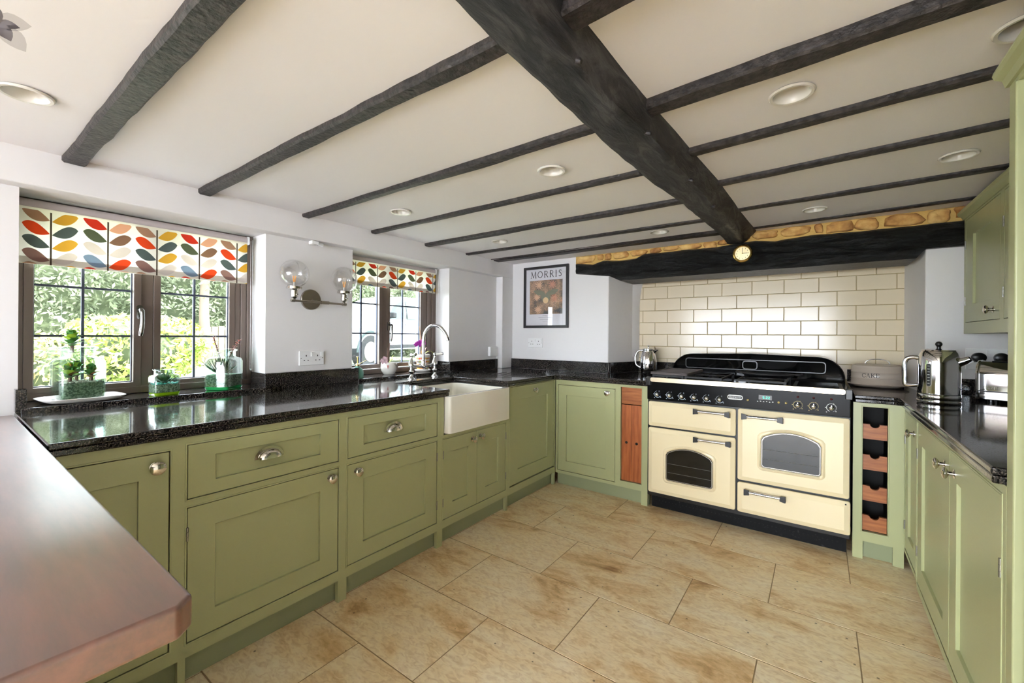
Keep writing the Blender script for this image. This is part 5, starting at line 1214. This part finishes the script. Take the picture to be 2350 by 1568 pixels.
# ================================================================== WINDOW SILL THINGS
def superring(cx, cy, z, ax, ay, e, rot, n=40):
    out = []
    for i in range(n):
        a = 2 * pi * i / n; c, s = cos(a), sin(a); x = ax * abs(c) ** (2 / e) * (1 if c >= 0 else -1); y = ay * abs(s) ** (2 / e) * (1 if s >= 0 else -1)
        out.append(V(cx + x * cos(rot) - y * sin(rot), cy + x * sin(rot) + y * cos(rot), z))
    return out
def jar(label, cx, cy, z, w, d, h, neck, rot, soil_h, base_mat, base_h=0.012):
    t = thing('glass_jar', (cx, cy, z), label, 'jar', 'square glass jars planted as terrariums')
    a, b = w / 2, d / 2; sh = h * 0.80
    prof = [(0.000, 0.90, 8), (0.006, 0.985, 8), (0.016, 1.0, 8), (sh * 0.86, 1.0, 8), (sh * 0.95, 0.95, 6), (sh * 0.985, 0.86, 4)]
    outer = [superring(cx, cy, z + zz, a * s, b * s, e, rot) for zz, s, e in prof]
    nk = [(sh * 1.0, neck * 1.06), (sh * 1.02, neck), (h * 0.93, neck * 0.98), (h * 0.955, neck * 1.12), (h * 0.985, neck * 1.14), (h, neck * 1.06)]
    outer += [superring(cx, cy, z + zz, r, r, 2, rot) for zz, r in nk]
    th = 0.004
    inner = [superring(cx, cy, z + zz, r - th, r - th, 2, rot) for zz, r in nk[::-1][0:1]] + [superring(cx, cy, z + zz, neck - th, neck - th, 2, rot) for zz in (h * 0.93, sh * 1.02)]
    inner += [superring(cx, cy, z + max(zz, base_h), a * s - th, b * s - th, e, rot) for zz, s, e in prof[::-1][0:5]]
    MB().loft(outer + inner, cap0=True, cap1=True).build('glass', 'jar_glass', t, smooth=50)
    MB().loft([superring(cx, cy, z + 0.0015, a * 0.93, b * 0.93, 7, rot), superring(cx, cy, z + base_h - 0.001, a * 0.95, b * 0.95, 7, rot)]).build('glass_foot', base_mat, t, smooth=50)
    rings = [superring(cx, cy, z + base_h, a * 0.93, b * 0.93, 8, rot), superring(cx, cy, z + soil_h * 0.9, a * 0.945, b * 0.945, 8, rot)]
    top = superring(cx, cy, z + soil_h, a * 0.93, b * 0.93, 8, rot); rings.append([p + V(0, 0, 0.004 * noise.noise(p * 60)) for p in top])
    mb = MB().loft(rings); mb.build('soil', 'soil', t, smooth=30)
    return t
def pebbles(t, cx, cy, z, w, d, rot, n, m, r):
    random.seed(int(cx * 1000)); mb = MB()
    for i in range(n):
        x, y = random.uniform(-.46, .46) * w, random.uniform(-.46, .46) * d
        mb.sphere((cx + x * cos(rot) - y * sin(rot), cy + x * sin(rot) + y * cos(rot), z + random.uniform(0, r)), r * random.uniform(.6, 1.1), 6, sz=0.7)
    tag(mb.build('gravel', m, t, smooth=60), kind='stuff')
def spiky(t, cx, cy, z, n, L, m, seed, spread=1.0, wmax=0.012):
    random.seed(seed); p = MB().lathe([(0.012, 0), (0.010, 0.012), (0.003, 0.018)], (cx, cy, z), seg=10).build('plant', m, t, smooth=50)
    for i in range(n):
        a = 2.4 * i + random.uniform(-.3, .3); el = 1.35 - 1.05 * (i / n) * spread + random.uniform(-.1, .1); l = L * random.uniform(.7, 1.05)
        tip = V(cx + l * cos(el) * cos(a), cy + l * cos(el) * sin(a), z + l * sin(el))
        MB().leaf((cx, cy, z + 0.004), tip, wmax * random.uniform(.7, 1.1), fold=0.5, seg=6, bend=-0.10).build('leaf', m, p, smooth=60)
def succulent(t, cx, cy, z, n, L, mats, seed, stem_h=0.05, lw=0.03, zs=1.0):
    random.seed(seed); p = MB().tube([V(cx, cy, z), V(cx + 0.004, cy + 0.003, z + stem_h)], [0.007, 0.005], 8).build('plant', 'stem_brown', t, smooth=60)
    for i in range(n):
        a = 2.4 * i; k = i / max(1, n - 1); el = 0.25 + 1.1 * k * zs; h = z + stem_h * (0.35 + 0.65 * k); l = L * (1.0 - 0.35 * k)
        o = V(cx, cy, h); d = V(cos(el) * cos(a), cos(el) * sin(a), sin(el))
        MB().leaf(o, o + d * l, lw, fold=0.25, seg=5, bend=0.08).build('leaf', mats[i % len(mats)], p, smooth=60)
ROT = radians(6)
# jar on a white tray
t = thing('serving_tray', (-2.60, 0.385, 0.9345), 'white ceramic tray under the largest terrarium jar', 'tray')
mb = MB(); c = (-2.612, 0.392); r0 = radians(4)
mb.loft([superring(*c, 0.9348, .062, .085, 6, r0), superring(*c, 0.9352, .078, .102, 6, r0), superring(*c, 0.946, .094, .128, 5, r0), superring(*c, 0.953, .099, .136, 5, r0), superring(*c, 0.9545, .096, .133, 5, r0), superring(*c, 0.946, .084, .112, 5, r0), superring(*c, 0.942, .078, .095, 5, r0)]); mb.build('dish', 'white_ceramic', t, smooth=50)
j = jar('largest square glass terrarium jar, standing on the white tray', -2.622, 0.383, 0.9425, 0.145, 0.150, 0.228, 0.056, radians(8), 0.074, 'jar_glass', 0.006)
pebbles(j, -2.622, 0.383, 1.015, 0.125, 0.13, ROT, 130, 'pale_gravel', 0.006)
succulent(j, -2.595, 0.352, 1.014, 16, 0.052, ['leaf_green', 'leaf_lime', 'leaf_green', 'leaf_orange'], 3, 0.06, 0.042)
succulent(j, -2.610, 0.420, 1.014, 15, 0.046, ['leaf_orange', 'leaf_green', 'leaf_green'], 4, 0.055, 0.034)
succulent(j, -2.650, 0.380, 1.014, 12, 0.048, ['leaf_green', 'leaf_dark', 'leaf_lime'], 5, 0.07, 0.036)
succulent(j, -2.612, 0.360, 1.145, 24, 0.056, ['leaf_green', 'leaf_lime', 'leaf_green'], 6, 0.07, 0.030, 0.8)
j = jar('smallest square glass jar with a little spiky plant and turquoise gravel', -2.565, 0.668, 0.9345, 0.085, 0.105, 0.125, 0.040, radians(8), 0.052, 'jar_lime_base', 0.014)
pebbles(j, -2.565, 0.668, 0.987, 0.07, 0.09, ROT, 70, 'teal_gravel', 0.0055)
spiky(j, -2.565, 0.668, 0.990, 30, 0.066, 'leaf_dark', 8, 1.0, 0.015)
j = jar('tall square glass jar with grassy plant and red sprigs, right of the smallest jar', -2.600, 0.935, 0.9345, 0.125, 0.150, 0.215, 0.054, radians(38), 0.078, 'jar_green_base', 0.016)
spiky(j, -2.590, 0.915, 1.010, 44, 0.115, 'leaf_dark', 9, 0.8, 0.016)
for k, (bx, by, tx, ty, tz) in enumerate(((-2.595, 0.915, -2.575, 0.875, 1.215), (-2.60, 0.955, -2.58, 1.005, 1.200))):   # red succulent sprigs leaning out
    pts = catmull([(bx, by, 1.01), (bx, by, 1.09), ((bx + tx) / 2, (by + ty) / 2, 1.155), (tx, ty, tz)], 6)
    s = MB().tube(pts, 0.0028, 6).build('sprig', 'stem_brown', j, smooth=60); random.seed(40 + k)
    for i in range(30):
        q = pts[9 + int(i / 30 * 9)]; a = 2.4 * i; MB().leaf(q, q + V(cos(a) * 0.016, sin(a) * 0.016, 0.006 + 0.004 * random.random()), 0.008, fold=0.3, seg=3).build('leaf', ('leaf_rose', 'leaf_pale', 'leaf_rose', 'leaf_orange')[i % 4], s, smooth=60)

# plant mister
t = thing('plant_mister', (-2.585, 1.735, 0.9345), 'teal plant mister with brass pump at the sink window', 'mister')
mc = (-2.582, 1.738, 0.9345)
MB().lathe([(0.038, 0), (0.041, 0.004), (0.041, 0.040), (0.036, 0.058), (0.022, 0.070), (0.017, 0.074), (0.017, 0.082)], mc, seg=28).build('bottle', 'teal_enamel', t, smooth=45)
p = MB().lathe([(0.015, 0.082), (0.015, 0.094), (0.008, 0.097), (0.0035, 0.100), (0.0035, 0.140), (0.010, 0.142), (0.010, 0.146)], mc, seg=14).build('pump', 'brass', t, smooth=45)
MB().tube(catmull([V(*mc) + V(0, 0.012, 0.092), V(*mc) + V(0.01, 0.030, 0.105), V(*mc) + V(0.018, 0.060, 0.118)], 5), 0.002, 8).build('nozzle', 'brass', p, smooth=60)
# white orchid pot
def petal_flower(t, c, axis, r, m, seed, name='flower', n=5):
    random.seed(seed); ax = Vector(axis).normalized(); e1 = ax.cross(V(0, 0, 1)); e1 = e1.normalized() if e1.length > .1 else V(1, 0, 0); e2 = ax.cross(e1)
    f = MB().sphere(c, r * 0.16, 8).build(name, m, t, smooth=60)
    for i in range(n):
        a = 2 * pi * i / n + random.uniform(-.2, .2); d = e1 * cos(a) + e2 * sin(a) + ax * 0.25
        MB().leaf(Vector(c), Vector(c) + d * r, r * 0.8, up=ax, fold=0.2, seg=5, bend=0.08).build('petal', m, f, smooth=60)
oc = (-2.625, 2.035, 0.9345)
t = thing('orchid_pot', oc, 'white ceramic pot with a grey-leaved orchid in the sink window', 'potted plant')
MB().lathe([(0.036, 0), (0.040, 0.003), (0.056, 0.030), (0.060, 0.055), (0.057, 0.088), (0.053, 0.092), (0.053, 0.084), (0.050, 0.070), (0.001, 0.070)], oc, seg=36).build('pot', 'white_ceramic', t, smooth=45)
O_ = V(*oc)
pl = MB().lathe([(0.048, 0.070), (0.046, 0.080), (0.002, 0.084)], oc, seg=20).build('plant', 'soil', t, smooth=40)
for tip, w, m, bd in ((V(0.060, 0.030, 0.030), 0.052, 'leaf_grey', 0.35), (V(0.02, 0.098, 0.098), 0.026, 'leaf_olive', 0.30), (V(0.012, 0.035, 0.148), 0.018, 'leaf_lime', 0.02), (V(0.050, -0.048, 0.045), 0.018, 'leaf_rose', 0.3)):
    MB().leaf(O_ + V(0, 0, 0.082), O_ + tip, w, fold=0.2, seg=8, bend=bd).build('leaf', m, pl, smooth=60)
for p in (catmull([O_ + V(0, 0, .08), O_ + V(.005, -.005, .15), O_ + V(0, .005, .21), O_ + V(0, .012, .25)], 5), catmull([O_ + V(0, -.008, .08), O_ + V(.0, -.012, .14), O_ + V(0, -.012, .20)], 5)): MB().tube(p, 0.0018, 6).build('flower_stem', 'stem_brown', pl, smooth=60)
st = catmull([O_ + V(0, 0, .08), O_ + V(.01, -.025, .105), O_ + V(.02, -.055, .115), O_ + V(.025, -.085, .110)], 5); MB().tube(st, 0.0016, 6).build('flower_stem', 'stem_brown', pl, smooth=60)
for k, q in enumerate(((.02, -.045, .118), (.028, -.066, .125), (.03, -.09, .108), (.026, -.078, .098), (.03, -.052, .100))): petal_flower(pl, O_ + V(*q), (1, -0.1, 0.1), 0.018, 'petal_blush', 60 + k)
# patterned pot with pink orchid
pc = (-2.640, 2.385, 0.9345)
t = thing('patterned_pot', pc, 'leaf patterned plant pot on a saucer with pink orchid, behind the tap', 'potted plant')
MB().lathe([(0.055, 0), (0.064, 0.008), (0.066, 0.018), (0.060, 0.018), (0.056, 0.010), (0.001, 0.009)], pc, seg=32).build('saucer', 'white_ceramic', t, smooth=45)
po = MB().lathe([(0.042, 0.010), (0.044, 0.014), (0.058, 0.125), (0.062, 0.128), (0.061, 0.140), (0.055, 0.140), (0.054, 0.125), (0.001, 0.122)], pc, seg=36).build('pot', 'white_ceramic', t, smooth=45)
P_ = V(*pc); base_a = math.atan2(-pc[1], -pc[0])
for ci in range(-3, 4):
    for r in range(4):
        for s in (-1, 1):
            aa = base_a + ci * 0.62 + s * 0.15; zz = 0.030 + 0.026 * r; rad = 0.044 + (zz - 0.014) / 0.111 * 0.014 + 0.0009
            c = P_ + V(rad * cos(aa), rad * sin(aa), zz); tg = V(-sin(aa), cos(aa), 0); nrm = V(cos(aa), sin(aa), 0)
            MB().leaf(c - tg * (0.010 * s) - V(0, 0, .004), c + tg * (0.010 * s) + V(0, 0, .005), 0.017, up=nrm, fold=0.0, seg=4).build('leaf_motif', ('leaf_orange', 'leaf_grey', 'leaf_olive', 'motif_red', 'motif_yellow')[(r + ci + (s > 0)) % 5], po)
pl = MB().tube([P_ + V(0, 0, .12), P_ + V(0, 0, .15)], 0.012, 8).build('plant', 'stem_brown', t, smooth=60)
for tip, w, m, bd in ((V(0.03, 0.115, 0.115), 0.030, 'leaf_olive', 0.35), (V(0.02, -.03, 0.175), 0.022, 'leaf_orange', .1), (V(0.0, .04, 0.20), 0.014, 'leaf_rose', .05), (V(-.03, .02, 0.17), 0.03, 'leaf_olive', .1)): MB().leaf(P_ + V(0, 0, .13), P_ + tip, w, fold=.2, seg=8, bend=bd).build('leaf', m, pl, smooth=60)
MB().tube(catmull([P_ + V(0, 0, .13), P_ + V(.005, -.012, .19), P_ + V(.0, -.022, .28), P_ + V(0, -.040, .37)], 5), 0.0018, 6).build('flower_stem', 'leaf_orange', pl, smooth=60)
MB().tube(catmull([P_ + V(0, 0, .13), P_ + V(.01, -.025, .19), P_ + V(.015, -.055, .228)], 5), 0.0018, 6).build('flower_stem', 'stem_brown', pl, smooth=60)
for k, q in enumerate(((.02, -.030, .242), (.02, -.056, .240), (.022, -.080, .232), (.024, -.100, .222), (.024, -.060, .222), (.02, -.012, .235))): petal_flower(pl, P_ + V(*q), (1, -0.1, 0.15), 0.022, 'petal_pink', 80 + k)

# flower spray near the camera, reaching in from a vase outside the frame
t = thing('flower_spray', (-1.22, -0.16, 0.9145), 'pale grey fabric flower on a spray at the top left edge', 'flower')
MB().lathe([(0.05, 0), (0.06, 0.01), (0.065, 0.10), (0.045, 0.20), (0.03, 0.26), (0.035, 0.28)], (-1.22, -0.16, 0.9145), seg=24).build('vase', 'white_ceramic', t, smooth=45)
fc = V(-1.115, 0.062, 1.742)
st = catmull([(-1.22, -0.16, 1.18), (-1.23, -0.14, 1.45), (-1.20, -0.06, 1.66), fc + V(-0.03, -0.03, 0.0), fc], 6); MB().tube(st, 0.0025, 8).build('branch', 'stem_brown', t, smooth=60)
fl = MB().sphere(fc, 0.005, 10).build('flower', 'petal_grey', t, smooth=60)
for k, (dy, dz, dx, w, m) in enumerate(((.030, .012, .01, .026, 'petal_sheer'), (.026, -.020, .0, .026, 'petal_sheer'), (.012, -.020, .015, .018, 'petal_grey'), (-.012, .026, .01, .022, 'petal_grey'), (.020, .004, .01, .014, 'petal_grey'), (-.022, -.012, .0, .026, 'petal_sheer'))):
    MB().leaf(fc, fc + V(dx, dy, dz) * 1.3, w * 1.3, up=(1, -0.2, 0.3), fold=.25, seg=6, bend=.1).build('petal', m, fl, smooth=60)

# ================================================================== THE GARDEN OUTSIDE
GZ = 0.42
def foliage(name, pts, size, m, parent, seed):
    random.seed(seed); vs = []; fs = []
    off = WL[parent.name]
    for p in pts:
        d = V(random.gauss(0, 1), random.gauss(0, 1), random.gauss(0, 1)).normalized(); e = d.cross(V(random.gauss(0, 1), random.gauss(0, 1), random.gauss(0, 1))).normalized(); l = size * random.uniform(.6, 1.2); p = p - off
        k = len(vs); vs += [tuple(p - d * l), tuple(p + e * l * 0.4), tuple(p + d * l), tuple(p - e * l * 0.4)]; fs.append((k, k + 1, k + 2, k + 3))
    me = bpy.data.meshes.new(name); me.from_pydata(vs, [], fs); me.materials.append(M[m]); o = bpy.data.objects.new(name, me); C.objects.link(o); o.parent = parent; o['kind'] = 'stuff'; return o
tag(MB().box(-40, -3.02, -14, 40, GZ - 0.4, GZ).build('lawn', 'lawn'), 'mown green lawn outside the windows', 'lawn', kind='stuff')
tag(MB().box(-3.0, 14, -24, -3.62, -0.3, -0.06).build('light_block', 'light_block_grey'), 'unseen pale ground slab added behind the house to block light from below', 'light_block', kind='structure')  # unseen slab, added to cut the low light reaching the ceiling
t = thing('hedge', (-14, 8, GZ), 'tall clipped green hedge across the garden', 'hedge')
rows = []
for i in range(41):
    y = -4 + 28 * i / 40; row = []
    for j in range(9):
        z = GZ + 4.6 * j / 8; row.append(V(-13.2 + 0.3 * noise.noise((y * .5, z * .6, 1)) - 0.15 * j / 8, y, z))
    rows.append(row)
mb = MB()
for i in range(40):
    for j in range(8): mb.quad(rows[i][j], rows[i + 1][j], rows[i + 1][j + 1], rows[i][j + 1])
for i in range(40): mb.quad(rows[i][8], rows[i + 1][8], rows[i + 1][8] - V(1.4, 0, 0), rows[i][8] - V(1.4, 0, 0))
mb.build('hedge_core', 'hedge_core', t, smooth=60)
random.seed(5); pts = []
for _ in range(30000):
    y = random.uniform(-1.0, 16.0); z = GZ + random.uniform(0.05, 4.6)
    pts.append(V(-13.1 + 0.3 * noise.noise((y * .5, z * .6, 1)) + 0.28 * noise.noise((y * 1.7, z * 1.9, 4)) + random.uniform(0.0, .22), y, z))
foliage('leaves', pts, 0.075, 'hedge_leaf', t, 6)
def bush(label, c, rx, ry, rz, m, n, size, seed):
    t = thing('garden_bush', (c[0], c[1], GZ), label, 'bush'); random.seed(seed)
    mb = MB(); mb.sphere((c[0], c[1], GZ + rz * 0.95), 1.0, 14, sx=rx * .8, sy=ry * .8, sz=rz * .85); mb.build('core', 'hedge_core', t, smooth=80)
    MB().tube([V(c[0], c[1], GZ - 0.02), V(c[0], c[1], GZ + rz)], 0.06, 8).build('trunk', 'bark', t)
    pts = []
    for _ in range(n):
        d = V(random.gauss(0, 1), random.gauss(0, 1), random.gauss(0, 1)).normalized(); s = random.uniform(.82, 1.05) * (1 + .18 * noise.noise(d * 2.2 + V(seed, 0, 0)))
        pts.append(V(c[0] + d.x * rx * s, c[1] + d.y * ry * s, max(GZ + size, GZ + rz * .95 + d.z * rz * s)))
    foliage('leaves', pts, size, m, t, seed + 1)
bush('bright yellow-green rounded bush on the lawn beyond the left window', (-9.0, 2.02), 0.8, 0.92, 0.58, 'bush_leaf', 3200, 0.065, 31)
bush('low reddish shrub at the left edge of the near window', (-7.5, 0.78), 0.50, 0.42, 0.40, 'shrub_leaf', 1500, 0.05, 33)
bush('dark green shrub behind the parked car', (-12.0, 10.9), 0.7, 1.1, 1.5, 'hedge_leaf', 2600, 0.07, 35)
t = thing('garden_fence', (-12.6, 5.6, GZ), 'weathered wooden board fence below the hedge', 'fence')
for k in range(26): MB().box(-12.62, -12.60, 3.35 + 0.15 * k, 3.485 + 0.15 * k, GZ + 0.02, GZ + 1.0 + 0.02 * sin(k * 2.1)).build('board', 'fence_wood', t)
for k in range(3): MB().box(-12.72, -12.62, 3.4 + 1.7 * k, 3.5 + 1.7 * k, GZ - 0.05, GZ + 1.05).build('post', 'fence_wood', t)
t = thing('garden_tree', (-12.0, 4.05, GZ), 'pale tree trunk growing in front of the fence', 'tree')
MB().tube(catmull([(-12.0, 4.05, GZ - 0.05), (-12.0, 4.0, GZ + 0.5), (-12.05, 3.9, GZ + 1.2), (-12.1, 3.95, GZ + 2.6)], 5), [0.22, .16, .14, .13, .12, .12, .12, .12, .11, .11, .11, .10, .10, .10, .10, .10], 10).build('trunk', 'bark', t, smooth=60)
random.seed(77); foliage('leaves', [V(-12.1 + random.gauss(0, .5), 3.95 + random.gauss(0, .6), GZ + 2.9 + random.gauss(0, .5)) for _ in range(1500)], 0.07, 'hedge_leaf', t, 78)
# parked white car
t = thing('parked_car', (-9.0, 7.6, GZ), 'white car parked outside the sink window', 'car')
ca = radians(-62); fwd = V(sin(ca) * 1.0, -cos(ca) * 1.0, 0); fwd = V(0.30, -0.954, 0); side = V(0.954, 0.30, 0)      # nose towards the camera's left
CB = Basis((-8.75, 6.98, GZ + 0.02), -fwd, side)                           # u runs from nose to tail, n out of the visible flank
prof = [(-1.40, 0.50), (-1.43, 0.74), (-1.36, 0.96), (-1.10, 1.08), (-0.55, 1.18), (0.05, 1.60), (0.62, 1.83), (1.4, 1.86), (2.4, 1.80), (2.95, 1.3), (3.0, 0.6), (2.9, 0.42), (-1.35, 0.42)]
body = []
for n, s in ((-1.75, 0.94), (-1.65, 1.0), (-0.10, 1.0), (0.0, 0.97)):
    body.append([CB(0.7 + (u - 0.7) * (0.985 if s < 1 else 1), 0.42 + (v - 0.42) * s, n - (0.18 if v > 1.25 and n > -.5 else (-0.18 if v > 1.25 else 0))) for u, v in prof])
MB().loft(body).build('body', 'car_white', t, smooth=35, bevel=0.02)
def cw(pts, name, m, n0): MB().add([CB(u, v, nn) for u, v, nn in pts], [tuple(range(len(pts)))]).build(name, m, t)
cw([(-0.35, 1.20, .012), (0.45, 1.22, .012), (0.55, 1.72, -.150), (0.10, 1.55, -.130)], 'front_window', 'car_glass', 0)
cw([(0.55, 1.22, .012), (1.45, 1.24, .012), (1.40, 1.74, -.150), (0.66, 1.73, -.150)], 'rear_window', 'car_glass', 0)
for u in (-1.0, 2.15):
    w = MB().lathe([(0.24, -0.24), (0.38, -0.24), (0.40, -0.20), (0.40, -0.02), (0.38, 0.015), (0.25, 0.015)], CB(u, 0.40, 0), CB.n, 28).build('wheel', 'tyre', t, smooth=40)
    MB().lathe([(0.25, 0.0), (0.23, 0.018), (0.04, 0.02)], CB(u, 0.40, 0), CB.n, 20).build('rim', 'hinge_steel', w, smooth=40)
    mb = MB(); 
    for i in range(12): a0, a1 = pi * i / 12, pi * (i + 1) / 12; mb.add([CB(u + r * cos(a), 0.40 + r * sin(a), 0.012) for r, a in ((.43, a0), (.50, a0), (.50, a1), (.43, a1))], [(0, 1, 2, 3)])
    mb.build('wheel_arch', 'car_glass', t)
MB().bbox(CB, -0.55, 1.75, 0.46, 0.55, -0.02, 0.02).build('side_sill', 'tyre', t)
for u in (0.42, 1.4): MB().bbox(CB, u, u + 0.18, 1.05, 1.085, 0.0, 0.03).build('door_handle', 'lead', t, bevel=0.008)
MB().bbox(CB, -0.32, -0.17, 1.22, 1.36, 0.0, 0.16).build('wing_mirror', 'tyre', t, bevel=0.03)
for u in (-0.5, 0.5, 1.5): MB().bbox(CB, u, u + 0.008, 0.56, 1.20, 0.0, 0.004).build('door_seam', 'lead', t)
